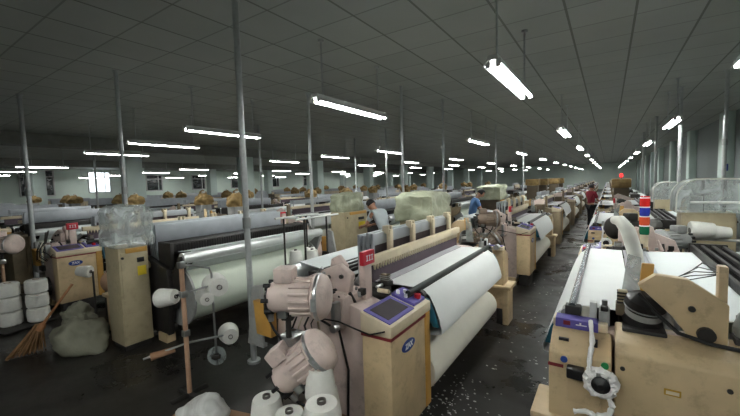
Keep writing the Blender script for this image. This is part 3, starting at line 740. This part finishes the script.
# the stands that carry the feeders
def feeder_stand(x, y, label, h=1.2, rz=0.0):
    o = empty('feeder_stand', label, 'stand', (x, y, 0), rz, 'stands for the yarn feeders')
    b = MB(); b.cyl((0,0,.03), (0,0,h), .022, pinkp, seg=12); b.obj('stand_post', o)
    b = MB(); b.cyl((0,0,0), (0,0,.035), .15, dkgrey, seg=20); b.obj('stand_base', o)
    b = MB(); b.box(-.03,.10,-.12,.03,h-.06,h+.0, steel, .006); b.obj('clamp', o); b = MB(); b.box(-.03,.06,-.10,.03,h-.52,h-.45, steel, .006); b.obj('clamp', o)
feeder_stand(-1.84, 1.73, 'salmon post stand carrying two feeders by the foreground loom', .98)
feeder_stand(-1.93, 6.62, 'post stand carrying feeders at the second loom left of the aisle', 1.02)
feeder_stand(.25, 6.10, 'post stand for the dark feeder beyond the right loom', 1.02)
feeder_stand(.76, 6.0, 'post stand for the feeder behind the signal tower', .9)
feeder_stand(-7.87, 1.38, 'post stand for the feeder beside the stacked cones', .98)

# ------------------------------------------------------------------ cones, stands
def cone_proto(full=1.0):
    r = empty('yarn_cone', 'x', 'yarn cone')
    b = MB(); R = .062+.05*full
    b.lathe([(.03,.0),(R*.92,.0),(R,.015),(R*.985,.06),(R*.80,.205),(R*.74,.22),(.03,.222)], yarn, (0,0,0), (0,0,1), 28); b.obj('wound_yarn', r)
    b = MB(); b.lathe([(.034,-.008),(.024,.24),(.019,.24),(.028,-.008)], core, (0,0,0), (0,0,1), 16); b.obj('paper_core', r)
    return r
cproto = cone_proto(); cp_used = False
def cone(loc, rot, label, group='white yarn cones', s=1.0):
    global cp_used
    o = cproto if not cp_used else copy_tree(cproto); cp_used = True
    o.location = loc; o.rotation_euler = rot; o.scale = (s, s, s)
    tag(o, label, 'yarn cone', group); return o
def dir_rot(d): return Vector(d).to_track_quat('Z', 'Y').to_euler()

# main cone stand: pink post with arms
st = empty('cone_stand', 'pink post stand with arms holding white cones behind the foreground loom', 'stand', (-3.35, 1.77, 0))
b = MB(); b.cyl((0,0,.03), (0,0,1.30), .022, pinkp, seg=12); b.obj('stand_post', st)
b = MB(); b.box(-.18,.18,-.025,.025,0,.03, dkgrey, .006); b.box(-.025,.025,-.18,.18,0,.03, dkgrey, .006); b.obj('stand_base', st)
for z, pts in ((1.0, [(0,0,1.0),(-.10,.28,.98),(-.15,.46,.96)]), (1.28, [(0,0,1.28),(-.08,.14,1.24),(-.13,.36,1.16),(-.13,.38,1.09),(-.13,.38,.12)]), (.62, [(-.20,-.30,.44),(0,0,.52),(-.10,.46,.40)])):
    b = MB(); b.tube(pts, .011, steel, 8); b.box(-.03,.03,-.03,.03,z-.03,z+.03, steel, .006); b.obj('stand_arm', st)
b = MB(); b.tube([(0,0,1.0),(-.08,-.06,.985),(-.18,-.02,.97)], .011, black, 8); b.obj('spindle', st)
# cones sit on their spindles, tips towards the camera
def on_stand(p): return (-3.35+p[0], 1.77+p[1], p[2])
def at_axis(c, d, s): d = Vector(d).normalized(); return tuple(Vector(c)-d*.11*s)
for c, d, q, lb in (((-3.47,1.68,.975),(.75,.35,.10),.80,'white yarn cone lying on the pink stand, right of the tan cabinet'),
                 ((-3.50,2.21,.95),(.85,-.3,.05),1.12,'white yarn cone on the pink stand, upper one by the warp beam'),
                 ((-3.50,2.08,.855),(.85,-.35,0),.80,'white yarn cone hanging just below the upper cone on the pink stand'),
                 ((-3.50,2.33,.365),(.85,-.45,.10),.98,'white yarn cone shown end-on, halfway down the pink stand')):
    cone(at_axis(c, d, q), dir_rot(d), lb, s=q)
# used-up packages
t = empty('paper_tube', 'bare brown paper tube on the lowest arm of the pink stand', 'tube', (-3.47,1.61,.46))
t.rotation_euler = dir_rot((.45,.85,.12))
b = MB(); b.lathe([(.036,-.10),(.028,.10),(.022,.10),(.030,-.10)], paper, (0,0,0), (0,0,1), 20); b.obj('tube_body', t)
b = MB(); b.lathe([(.037,-.102),(.037,-.09),(.0357,-.09)], card, (0,0,0), (0,0,1), 20); b.obj('tube_rim', t)
t = empty('plastic_reel', 'clear plastic reel nearly empty, lowest on the pink stand', 'reel', (-3.50,2.17,.19))
t.rotation_euler = dir_rot((.6,-.8,.1))
b = MB(); b.cyl((0,0,0), (0,0,.012), .10, acrylic, seg=28); b.obj('reel_disc', t)
b = MB(); b.cyl((0,0,-.08), (0,0,.05), .035, dkgrey, seg=16); b.box(-.04,.05,-.02,.02,.02,.06, dkgrey, .006); b.obj('reel_hub', t)

# cone trolley at the bottom of the picture
tr = empty('cone_trolley', 'low trolley loaded with white cones at the bottom of the photo', 'trolley', (-1.72, 1.52, 0))
for x0, x1, y0, y1, z in ((-.30,-.03,-.16,.16,.35),(-.03,.24,-.22,-.0,.39),(.24,.48,-.18,.14,.49),(.04,.34,.0,.28,.45)):
    b = MB(); b.box(x0,x1,y0,y1,z-.05,z, card, .006); b.obj('trolley_tray', tr)
b = MB(); b.box(-.28,.46,-.14,.20,.22,.30, tan, .01); b.obj('trolley_deck', tr)
for x in (-.24, .40):
    for y in (-.10, .16):
        b = MB(); b.cyl((x,y,.06), (x,y,.30), .018, steel, seg=10); b.lathe([(.05,-.015),(.05,.015)], rubber, (x,y,.05), (1,0,0), 16); b.obj('trolley_leg', tr)
cone((-1.88,1.50,.36), (0,0,0), 'white yarn cone on the low trolley, the one nearest the cardboard box', s=1.05)
cone((-1.60,1.44,.40), (0,0,0), 'white yarn cone on the low trolley, middle of the front three', s=1.0)
cone((-1.36,1.47,.50), (0,0,0), 'white yarn cone on the low trolley, nearest the purple console', s=1.1)
cone((-1.52,1.66,.46), (0,0,0), 'white yarn cone on the low trolley, behind the middle front cone', s=1.05)
cone((-1.52,1.64,.64), (0,0,0), 'white yarn cone stacked on top of others under the lower feeder', s=.9)

bx = empty('cardboard_box', 'low brown cardboard box under a white plastic bag at the bottom', 'box', (-2.62, 1.52, 0), .25)
b = MB(); b.box(-.26,.26,-.2,.2,0,.13, card, .004); b.obj('box_body', bx)
for sx in (-1, 1):
    b = MB(); b.prism([(sx*.255,.125),(sx*.40,.10),(sx*.40,.108),(sx*.255,.135)], -.22, .22, card); b.obj('box_flap', bx)
def lumpy(name, c, r, m, seed, lump=.35, flat=None, seg=40):
    b = MB(); bb = bmesh.new(); bmesh.ops.create_icosphere(bb, subdivisions=4, radius=1)
    for v in bb.verts:
        k = 1+lump*noise.noise(v.co*1.3+Vector((seed,0,seed)))+lump*.45*noise.noise(v.co*3.4+Vector((0,seed,0)))+lump*.15*noise.noise(v.co*8)
        v.co = Vector((v.co.x*r[0]*k, v.co.y*r[1]*k, v.co.z*r[2]*k))+Vector(c)
        if flat is not None: v.co.z = max(flat, v.co.z)
    b.merge(bb, m); return b
tag(lumpy('x', (0,0,.06), (.20,.19,.13), bagfilm, 3, .3, 0).obj('plastic_bag', None, (-2.66,1.52,.132), 60), 'crumpled white plastic bag bundle resting on the cardboard box', 'bag')

# ------------------------------------------------------------------ cabinets with plastic hoods
def cabinet(x0, x1, y0, y1, h, m, label):
    o = empty('electrical_cabinet', label, 'cabinet', ((x0+x1)/2, (y0+y1)/2, 0), 0, 'electrical cabinets of the looms')
    w, d = (x1-x0)/2, (y1-y0)/2
    b = MB(); b.box(-w,w,-d,d,.06,h, m, .012); b.box(-w+.02,w-.02,-d+.02,d-.02,0,.06, dkgrey); b.obj('cabinet_body', o)
    b = MB(); b.box(w,w+.015,-d+.02,d-.02,.10,h-.06, m, .006); dr = b.obj('cabinet_door', o)
    b = MB(); b.box(w+.014,w+.022,d*.15,d*.65,h-.20,h-.14, black, .004); b.obj('door_display', dr)
    b = MB(); b.box(w+.014,w+.019,d*.15,d*.75,h-.37,h-.25, yellow, .002); b.obj('warning_label', dr)
    b = MB(); b.cyl((w+.015,-d*.8,h-.12), (w+.03,-d*.8,h-.12), .016, black, seg=12); b.obj('door_lock', dr)
    b = MB(); b.box(w,w+.02,-d*.55,d*.9,h-.07,h-.01, mustard, .004); b.obj('cabinet_top_strip', o)
    return o
def hood(x0, x1, y0, y1, z0, h, m, label, seed, arch=False, nm='plastic_hood'):
    b = MB(); bb = bmesh.new()
    w, d = (x1-x0)/2, (y1-y0)/2
    n = 10; prof = []
    bmesh.ops.create_cube(bb, size=2); bmesh.ops.subdivide_edges(bb, edges=bb.edges[:], cuts=n, use_grid_fill=True)
    dead = [f for f in bb.faces if f.calc_center_median().z < -.999]
    bmesh.ops.delete(bb, geom=dead, context='FACES')
    for v in bb.verts:
        x, y, z = v.co; zz = (z+1)/2
        # rounded top edges
        q = max(abs(x), abs(y))
        k = 1.0
        if zz > .8: k = 1-.12*((zz-.8)/.2)**2
        off = noise.noise(Vector((x*1.6+seed, y*1.6, z*1.6)))*.05+noise.noise(Vector((x*4+seed, y*4, z*4)))*.018
        nx, ny = x*k*w, y*k*d
        nz = zz*h*(1-.06*q*q if zz > .85 else 1)
        l = math.hypot(x, y) or 1
        v.co = Vector((nx+off*x/l, ny+off*y/l, nz+(off*.8 if zz > .6 else 0)))
        if arch: v.co.z = min(v.co.z, h*(1-.55*max(0, -x-.1)**2))
    b.merge(bb, m)
    o = b.obj(nm, None, ((x0+x1)/2, (y0+y1)/2, z0), 60)
    md = o.modifiers.new('t', 'SOLIDIFY'); md.thickness = .004; md.offset = -1
    return tag(o, label, 'plastic cover', 'plastic covers over the cabinets')
def arch_cover(x0, x1, y0, y1, z0, h, label):
    o = empty('arched_cover', label, 'plastic cover', ((x0+x1)/2, (y0+y1)/2, z0), 0, 'plastic covers over the cabinets')
    w, d = (x1-x0)/2, (y1-y0)/2; q = min(.26, w*.7)
    P = [(-w, 0)]+[(-w+q-q*math.cos(t*PI/16), h-h*.55+h*.55*math.sin(t*PI/16)) for t in range(9)]+[(w*.4, h), (w, h-.01)]
    b = MB(); b.sheet(P, -d, d, acrylic, t=.006, ny=6, wav=.006); b.obj('curved_sheet', o)
    for y in (-d, d-.006):
        b = MB(); b.prism(P+[(w, 0)], y, y+.006, clearfilm); b.obj('end_sheet', o)
    for y in (-d, d):
        b = MB(); b.tube([(p[0], y, p[1]) for p in P], .009, duct, 6); b.obj('rim', o)
    for x in (-w*.1, w*.55):
        b = MB(); b.box(x-.018, x+.018, -.02, .02, 0, h-.02, dkgrey, .004); b.obj('inner_post', o)
    b = MB(); b.cyl((-w*.3,-.05,.0), (-w*.3,-.05,.22), .07, steel, seg=16); b.obj('inner_canister', o)
    return o
# second row: olive cabinet with clear hood, left of centre
cabinet(-5.34, -4.95, 1.86, 2.20, 1.29, tan2, 'tan cabinet under a clear plastic hood, left of the pink stand')
hood(-5.38, -4.90, 1.83, 2.26, 1.292, .52, clearfilm, 'crumpled clear plastic hood on the tan cabinet left of the pink stand', 2)
cabinet(-5.10, -4.72, 6.05, 6.92, 1.38, tan2, 'tall plain tan cabinet beside the man in the pale shirt')
hood(-5.12, -4.74, 6.08, 6.80, 1.382, .42, oldfilm, 'greenish plastic hood on the tall tan cabinet beside the man', 5)
# foreground row, behind the reed beam
cabinet(-2.98, -2.42, 5.36, 6.10, 1.33, tan2, 'brown cabinet under the large yellowed hood behind the foreground loom')
hood(-3.04, -2.36, 5.31, 6.16, 1.332, .50, oldfilm, 'large yellowed plastic hood behind the cream reed beam of the foreground loom', 9)
cabinet(-3.22, -2.66, 10.75, 11.45, 1.40, brownc, 'brown cabinet under the yellowed hood beside the man in blue')
hood(-3.28, -2.60, 10.68, 11.5, 1.402, .44, oldfilm, 'yellowed plastic hood right of the man in blue', 12)
# right row
cabinet(.87, 1.42, 6.62, 7.08, 1.455, tan2, 'tan cabinet under a grey arched cover beside the right wall')
arch_cover(.80, 1.50, 6.56, 7.12, 1.457, .46, 'grey translucent arched cover on the right cabinet')
cabinet(1.0, 1.6, 11.6, 12.1, 1.36, tan2, 'tan cabinet in the right row, second from the camera')
arch_cover(.95, 1.65, 11.58, 12.14, 1.362, .44, 'grey translucent cover on the second right cabinet')
# tall dark cabinets with ochre tops further down the rows
def tall_stand(x, y, label, h=1.9, w=.26, top=True):
    o = empty('control_cabinet', label, 'cabinet', (x, y, 0), 0, 'tall brown cabinets with ochre tops')
    b = MB(); b.box(-w,w,-w,w,0,h, brownc, .02); b.obj('cabinet_body', o)
    b = MB(); b.box(-w-.06,w+.06,-w-.06,w+.06,h,h+.34, ochre, .04); b.obj('ochre_top', o)
    b = MB()
    for k in range(5): b.box(w,w+.01,-w*.7,w*.7,h*.45+.12*k,h*.45+.12*k+.05, dkgrey)
    b.obj('vent_louvres', o)
    return o
for k, (x, y) in enumerate(((-3.35,20.7),(-3.05,21.65),(-2.9,25.7),(-2.75,26.65))):
    tall_stand(x, y, 'dark cabinet with ochre top behind the foreground row, %s from the camera' % ORD[k], 1.62)
o = tall_stand(.40, 16.4, 'dark cabinet with ochre top and small red lamp, in the right row', 1.55, .24)
b = MB(); b.cyl((0,0,1.89), (0,0,1.95), .03, dkgrey, seg=12); b.lathe([(.05,1.95),(.055,1.97),(.05,2.06),(.02,2.08),(0,2.08)], lens_red_lit, seg=14); b.obj('red_beacon', o)

# right-hand cone rack in front of the right cabinet
o = empty('cone_rack', 'wall-side rack arm holding a large white cone by the right cabinet', 'rack', (1.10, 6.25, 0))
b = MB(); b.cyl((.55,0,.03), (.55,0,2.3), .02, galv, seg=10); b.cyl((.55,0,0), (.55,0,.03), .12, dkgrey, seg=16); b.obj('rack_post', o)
for z in (1.14, 1.62):
    b = MB(); b.tube([(-.20,-.02,z),(.2,0,z),(.70,0,z)], .016, whitepl, 8); b.obj('rack_arm', o)
cone((.90,6.20,1.255), dir_rot((1,.12,.02)), 'large white yarn cone lying on the rack by the right cabinet', s=1.1)
cone((1.12,6.23,1.235), dir_rot((1,.12,0)), 'smaller white yarn cone behind the large one on the right rack', s=.8)
b = MB(); b.box(-.25,.25,-.55,.55,0,2.05, whitepl, .02); b.box(-.262,-.25,-.5,-.02,.1,1.95, whitepl, .006); b.box(-.262,-.25,.02,.5,.1,1.95, whitepl, .006)
o = b.obj('metal_locker', None, (2.75, 9.2, 0)); tag(o, 'pale grey metal locker standing along the right wall', 'locker')
o = MB(); o.box(0,.03,-.16,.16,0,.22, blue, .004); tag(o.obj('wall_sign', None, (XR-.34, 15.6, 2.05)), 'small blue sign hanging on the right wall', 'sign')

# frame rack with cones between the second row and the tall cabinet
o = empty('yarn_rack', 'grey steel frame rack with white top bars left of the tall tan cabinet', 'rack', (-3.98, 4.10, 0))
b = MB()
for x in (-.22, .22):
    for y in (-.25, .25): b.cyl((x,y,0), (x,y,1.5), .014, dkgrey, seg=8)
b.obj('rack_posts', o)
b = MB(); b.tube([(-.22,-.42,1.5),(-.22,.55,1.5)], .016, whitepl, 8); b.tube([(.22,-.42,1.5),(.22,.55,1.5)], .016, whitepl, 8); b.tube([(-.22,.25,1.5),(.22,.25,1.5)], .014, whitepl, 8); b.tube([(-.22,-.25,1.5),(.22,-.25,1.5)], .014, whitepl, 8); b.obj('top_bars', o)
b = MB(); b.box(-.24,.24,-.27,.27,.74,.76, grey, .004); b.obj('rack_shelf', o)
for k, (x, y) in enumerate(((-.1,-.14),(.1,.02),(-.08,.16))):
    cone((-3.98+x,4.10+y,.768), (0,0,0), 'white yarn cone on the shelf of the grey frame rack, ' + ['nearest the camera','middle one','farthest from camera'][k], s=.95)

# stacked cones, sack and broom on the left floor
for (cx, cy, nm, n) in ((-7.62,1.02,'stack nearest the broom',3),(-7.78,.70,'stack in the middle',3)):
    pass
si = 0
for nm, px, py, n in (('stack beside the sack', -7.30, 1.62, 3), ('stack next to it towards the photo edge', -7.42, 1.33, 3), ('stack at the photo edge', -7.75, 1.22, 2)):
    for k in range(n):
        o = empty('yarn_package', 'white cylindrical yarn package, %s in the %s' % (['lowest','second up','topmost'][k], nm), 'yarn package', (px, py, .04+.215*k), 0, 'white yarn packages stacked on the floor')
        if si == 0:
            b = MB(); b.lathe([(.04,0),(.115,0),(.135,.02),(.14,.10),(.135,.19),(.115,.21),(.04,.21)], yarn, (0,0,0), (0,0,1), 26); pk = b.obj('wound_yarn', o)
            b = MB(); b.lathe([(.04,-.002),(.04,.213),(.032,.213),(.032,-.002)], paper, (0,0,0), (0,0,1), 16); pc = b.obj('paper_core', o); si = 1
        else:
            for s in (pk, pc):
                c = s.copy(); COL.objects.link(c); c.parent = o
pl = empty('floor_pallet', 'low dark pallet under the stacked white yarn packages', 'pallet', (-7.5, 1.4, 0), .3)
b = MB(); b.box(-.48,.42,-.36,.42,.02,.04, dkgrey, .004); b.obj('pallet_deck', pl)
b = MB()
for y in (-.3,.0,.3): b.box(-.46,.40,y-.03,y+.05,0,.02, dkgrey)
b.obj('pallet_runners', pl)

sk = empty('woven_sack', 'slumped grey woven sack on the floor beside the tan cabinet', 'sack', (-5.60, 1.62, 0), .2)
b = lumpy('x', (0,0,.13), (.36,.27,.27), sackm, 21, .30, 0.0); b.obj('sack_body', sk, angle=70)
b = lumpy('x', (-.14,.06,.38), (.20,.17,.16), sackm, 33, .5); b.obj('sack_neck', sk, angle=70)
br = empty('broom', 'straw broom leaning on the sack at left', 'broom', (-5.95, 1.22, 0))
def bar_dir(p, q): return Vector(q)-Vector(p)
b = MB(); b.tube([(.02,.09,.30),(.10,.30,.62),(.14,.42,.80)], .016, wood, 8); b.obj('broom_handle', br)
b = MB()
for k in range(46):
    a = random.uniform(-.2,.2); c = random.uniform(-.06,.06)
    b.tube([(.02+c*.2,.09+a*.15,.36),(.01+c*.6,.03+a*.5,.2),(-.03+c,-.04+a*1.0,.012)], [.012,.012,.006], straw, 5)
b.obj('broom_bristles', br)
b = MB(); b.lathe([(.045,0),(.05,.05),(.03,.10)], wood, (.01,.075,.28), (.3,.8,1.1), 12); b.obj('broom_binding', br)

# pink motor with a white hose beside the third-row console
mo = empty('electric_motor', 'salmon motor on the floor behind the sack by the console', 'motor', (-6.55, 2.42, 0), .3)
b = MB(); b.lathe([(0,0),(.13,0),(.17,.03),(.17,.30),(.14,.34),(0,.34)], pinkp, (-.17,0,.55), (1,0,0), 26); b.obj('motor_body', mo)
b = MB(); b.box(-.15,.15,-.12,.12,0,.40, oily, .02); b.obj('motor_base', mo)
b = MB(); b.box(-.05,.12,-.06,.06,.71,.80, pinkp, .012); b.obj('terminal_box', mo)
cone((-6.45,2.05,.80), dir_rot((-.7,-.6,.1)), 'white yarn cone on a bracket above the sack, by the console badge', s=.8)
bk = empty('cone_bracket', 'small bracket holding a white cone above the sack', 'bracket', (-6.43, 2.07, 0))
b = MB(); b.cyl((0,0,.03), (0,0,.80), .014, dkgrey, seg=8); b.cyl((0,0,0), (0,0,.03), .10, dkgrey, seg=14); b.obj('bracket_post', bk)
b = MB(); b.tube([(0,0,.79),(-.1,-.08,.805),(-.18,-.15,.82)], .010, dkgrey, 8); b.obj('bracket_spindle', bk)

# dust covers on small stands in the rows beyond
def dust_proto():
    r = empty('creel_stand', 'x', 'stand')
    b = MB(); b.box(-.17,.17,-.18,.18,.0,1.46, grey, .02); b.obj('stand_body', r)
    b = lumpy('x', (0,0,1.58), (.25,.27,.24), ochre, 4, .35, 1.46); b.obj('ochre_cover', r, angle=60)
    b = MB(); b.lathe([(0,0),(.05,0),(.06,.02),(.05,.12),(0,.12)], yarn, (.02,.02,1.78), (0,0,1), 12); b.obj('white_bobbin', r)
    return r
dp = dust_proto(); first = True
for m in range(1, 5):
    for where in ('L', 'R'):
        for j in range(0, 7):
            x = (L_X0-ROWP*m-1.4) if where == 'L' else (R_X0-ROWP*m+1.5)
            y = (1.95 if where == 'L' else 2.05)+PITCH*j+(-.75 if where == 'L' else -.45)
            if m == 1 and where == 'R': continue
            if m == 1 and j == 0 : y += 5.0*0
            if y < -x/5.0: continue
            o = dp if first else copy_tree(dp); first = False
            o.location = (x, y, 0)
            n = 2*m+(0 if where == 'R' else 1)
            tag(o, 'grey stand with ochre cover, %s loom row from the aisle, %s from the camera' % (ORD[n], ORD[j]), 'stand', 'stands with ochre covers among the far looms')

b = MB()
for k in range(130):
    x, y = random.gauss(-1.18,.10), random.gauss(2.85,.35); q = random.uniform(.003,.008)
    if x > -.75: continue
    b.ell((x,y,q*.5), (q*1.6,q,q*.6), floral, 6, lump=.5, seed=k)
for k in range(120):
    x, y = random.uniform(-1.15,-.45), random.uniform(2.0,9.0); q = random.uniform(.003,.008)
    b.ell((x,y,q*.4), (q*2,q,q*.5), floral, 6, lump=.5, seed=k)
o = b.obj('lint'); tag(o, 'white lint scattered on the dark aisle floor under the cloth rolls', 'lint', None, 'stuff')

# ------------------------------------------------------------------ people
def skin_mesh(nodes, edges, sub=2):
    me = bpy.data.meshes.new('sk'); me.from_pydata([n[0] for n in nodes], edges, [])
    o = bpy.data.objects.new('sk', me); COL.objects.link(o)
    md = o.modifiers.new('s', 'SKIN'); md.use_smooth_shade = True
    lay = me.skin_vertices[0].data
    for i, n in enumerate(nodes):
        r = n[1] if isinstance(n[1], tuple) else (n[1], n[1])
        lay[i].radius = r; lay[i].use_root = (i == 0)
    sb = o.modifiers.new('ss', 'SUBSURF'); sb.levels = sub; sb.render_levels = sub
    dg = bpy.context.evaluated_depsgraph_get()
    m2 = bpy.data.meshes.new_from_object(o.evaluated_get(dg))
    bpy.data.objects.remove(o); return m2
def link_mesh(name, me, m, parent):
    me.materials.clear(); me.materials.append(m); me.name = name
    me.polygons.foreach_set('use_smooth', [True]*len(me.polygons))
    o = bpy.data.objects.new(name, me); COL.objects.link(o); o.parent = parent; return o
def join_meshes(ms):
    b = bmesh.new()
    for m in ms: b.from_mesh(m)
    me = bpy.data.meshes.new('j'); b.to_mesh(me); b.free(); return me
def person(loc, rz, label, J, shirt, sleeve_long, crouch=False):
    """J: joints in the person's own frame, facing +y"""
    r = empty('person', label, 'person', loc, rz)
    V = lambda k: Vector(J[k])
    def chain(ks): return ks
    names = ['pelvis','waist','chest','neck','head','sL','eL','wL','sR','eR','wR','hL','kL','aL','tL','hR','kR','aR','tR','crown']
    rad = dict(pelvis=(.125,.10),waist=(.105,.08),chest=(.105,.075),neck=.048,head=.085,crown=.07,sL=.042,eL=.038,wL=.026,sR=.042,eR=.040,wR=.026,hL=.085,kL=.055,aL=.036,tL=.034,hR=.085,kR=.055,aR=.036,tR=.034)
    E = [('pelvis','waist'),('waist','chest'),('chest','neck'),('neck','head'),('head','crown'),('chest','sL'),('sL','eL'),('eL','wL'),('chest','sR'),('sR','eR'),('eR','wR'),('pelvis','hL'),('hL','kL'),('kL','aL'),('aL','tL'),('pelvis','hR'),('hR','kR'),('kR','aR'),('aR','tR')]
    nodes = [(V(k), rad[k]) for k in names]; ed = [(names.index(a), names.index(c)) for a, c in E]
    parts = [skin_mesh(nodes, ed)]
    # hands: palm and five fingers
    for s in ('L', 'R'):
        w = V('w'+s); d = (w-V('e'+s)).normalized(); side = d.cross(Vector((0,0,1)));
        if side.length < .1: side = Vector((1,0,0))
        side.normalize(); nrm = side.cross(d)
        hb = MB()
        hb.tube([w-d*.01, w+d*.03, w+d*.075, w+d*.09], [.024,.034,.038,.03], skinm, 10)
        for q, (o_, l) in enumerate(((-.027,.062),(-.009,.075),(.009,.07),(.027,.055))):
            p = w+d*.08+side*o_
            hb.tube([p, p+d*l*.45-nrm*.006, p+d*l*.8-nrm*.022, p+d*l*.98-nrm*.036], [.0095,.009,.0085,.006], skinm, 7)
        p = w+d*.03-side*.03
        hb.tube([p, p+d*.025-side*.02, p+d*.055-side*.024-nrm*.012], [.012,.011,.008], skinm, 7)
        parts.append(hb.mesh('hand'))
    # face: skull, nose, ears
    h = V('head'); up = (V('crown')-V('neck')).normalized(); f = Vector(J['look']).normalized(); f = (f-up*f.dot(up)).normalized(); rt = f.cross(up)
    B = Matrix((rt, f, up)).transposed()
    fb = MB(); c = h+up*.035
    fb.ell(c, (.078,.098,.115), skinm, 20, B)
    fb.ell(c+f*.098-up*.015, (.013,.018,.022), skinm, 10, B)
    fb.ell(c+f*.085-up*.062, (.028,.014,.008), skinm, 10, B)
    for s in (-1, 1): fb.ell(c+rt*s*.078-up*.01, (.010,.022,.032), skinm, 10, B)
    parts.append(fb.mesh('face'))
    link_mesh('body', join_meshes(parts), skinm, r)
    eb = MB()
    for s in (-1, 1): eb.ell(c+f*.090+rt*s*.030+up*.012, (.012,.008,.007), black, 8, B)
    eb.obj('eyes', r)
    hb = MB(); bb = bmesh.new(); bmesh.ops.create_icosphere(bb, subdivisions=4, radius=1)
    kill = [v for v in bb.verts if (v.co.y > .35 and v.co.z < .42) or v.co.z < -.35]
    bmesh.ops.delete(bb, geom=kill, context='VERTS')
    for v in bb.verts:
        k = 1.08+.05*noise.noise(v.co*5); v.co = B @ Vector((v.co.x*.084*k, v.co.y*.104*k-.006, v.co.z*.122*k+.006)) + c
    hb.merge(bb, hairm); hair = hb.obj('hair', r, angle=80)
    md = hair.modifiers.new('t', 'SOLIDIFY'); md.thickness = .012
    # shirt
    sn = [(V('pelvis')+(V('waist')-V('pelvis'))*.15,(.145,.118)),(V('waist'),(.140,.112)),(V('chest'),(.165,.125)),(V('neck')-(V('neck')-V('chest'))*.25,.07)]
    se = [(0,1),(1,2),(2,3)]
    for s in ('L', 'R'):
        i = len(sn); sn.append((V('s'+s), .074)); 
        if sleeve_long: sn += [(V('e'+s), .054), (V('e'+s).lerp(V('w'+s), .9), .040)]; se += [(2,i),(i,i+1),(i+1,i+2)]
        else: sn.append((V('s'+s).lerp(V('e'+s), .75), .060)); se += [(2,i),(i,i+1)]
    link_mesh('shirt', skin_mesh(sn, se), shirt, r)
    pn = [(V('pelvis'),(.138,.112))]; pe = []
    for s in ('L', 'R'):
        i = len(pn); pn += [(V('h'+s), .098), (V('k'+s), .072), (V('a'+s)+Vector((0,0,.03)), .058)]; pe += [(0,i),(i,i+1),(i+1,i+2)]
    link_mesh('trousers', skin_mesh(pn, pe), pants, r)
    for s in ('L', 'R'):
        a, t_ = V('a'+s), V('t'+s); d = (t_-a); d.z = 0; d.normalize()
        b = MB(); ang = math.atan2(d.y, d.x)
        M = Matrix.Rotation(ang, 3, 'Z'); cc = Vector((a.x, a.y, .045))+d*.06
        b.ell(cc, (.135,.048,.045), shoem, 14, M); b.box(-.125,.125,-.04,.04,-.045,-.025, shoem, .01, Matrix.Translation(cc) @ M.to_4x4()); b.obj('shoe', r)
    return r
def pose(**kw):
    J = dict(pelvis=(0,0,.92),waist=(0,.0,1.08),chest=(0,.0,1.30),neck=(0,.01,1.47),head=(0,.03,1.56),crown=(0,.03,1.66),
             sL=(-.18,0,1.39),eL=(-.24,.0,1.11),wL=(-.22,.14,.90),sR=(.18,0,1.39),eR=(.24,.0,1.11),wR=(.22,.14,.90),
             hL=(-.09,0,.86),kL=(-.10,.03,.48),aL=(-.11,0,.09),tL=(-.12,.14,.04),hR=(.09,0,.86),kR=(.10,.03,.48),aR=(.11,0,.09),tR=(.12,.14,.04),look=(0,1,-.1))
    J.update(kw); return J
# red shirt, walking away down the aisle, arms working at the right loom
person((-.54, 15.95, 0), math.radians(-50), 'person in dark red shirt and black trousers standing in the central aisle', pose(wR=(.20,.30,1.02), eR=(.25,.08,1.10), wL=(-.16,.30,1.02), eL=(-.24,.08,1.12), look=(.2,1,-.2)), shirt_r, False)
# pale shirt, bending over the second row looms, facing left in the picture
person((-3.92, 6.42, 0), math.radians(80), 'person with black hair in pale grey shirt bending forward beside tall tan cabinet', pose(waist=(0,.04,1.09),chest=(0,.17,1.30),neck=(0,.29,1.44),head=(0,.37,1.50),crown=(0,.43,1.58),sL=(-.18,.20,1.37),sR=(.18,.20,1.37),eL=(-.23,.32,1.12),eR=(.23,.32,1.12),wL=(-.14,.54,1.06),wR=(.14,.54,1.06),look=(0,1,-.7)), shirt_g, False)
# blue shirt, leaning to the right over the foreground row
person((-3.30, 10.22, 0), math.radians(-60), 'person with black hair in blue shirt leaning over looms near yellowed hood', pose(waist=(0,.03,1.10),chest=(0,.10,1.34),neck=(0,.18,1.50),head=(0,.26,1.58),crown=(0,.31,1.67),sL=(-.18,.11,1.42),sR=(.18,.11,1.42),eL=(-.24,.22,1.17),eR=(.24,.22,1.17),wL=(-.14,.45,1.08),wR=(.14,.45,1.08),look=(0,1,-.5)), shirt_b, False)

# ------------------------------------------------------------------ world, camera, view
w = bpy.data.worlds.new('World'); SC.world = w; w.use_nodes = True
w.node_tree.nodes['Background'].inputs[0].default_value = (.6,.65,.7,1); w.node_tree.nodes['Background'].inputs[1].default_value = .05
cam = bpy.data.cameras.new('Camera'); co = bpy.data.objects.new('Camera', cam); COL.objects.link(co)
F, V1, V2 = 357.0, (608.5,176), (-165,199)
def ray(u, v): return Vector(((u-370)/F, -(v-208)/F, -1)).normalized()
Yc = ray(*V1); Xc = -ray(*V2); Xc = (Xc-Yc*Xc.dot(Yc)).normalized(); Zc = Xc.cross(Yc)
Rm = Matrix((Xc, Yc, Zc))           # rows: world axes in camera coordinates, so world = Rm @ cam
co.matrix_world = Matrix.Translation((0,0,2.0)) @ Rm.to_4x4()
cam.sensor_fit = 'HORIZONTAL'; cam.sensor_width = 36; cam.lens = F/740*36; cam.clip_start = .05; cam.clip_end = 200
SC.camera = co
vs = SC.view_settings; vs.view_transform = 'Standard'; vs.look = 'None'; vs.gamma = 1; vs.use_curve_mapping = False; vs.exposure = 1.35
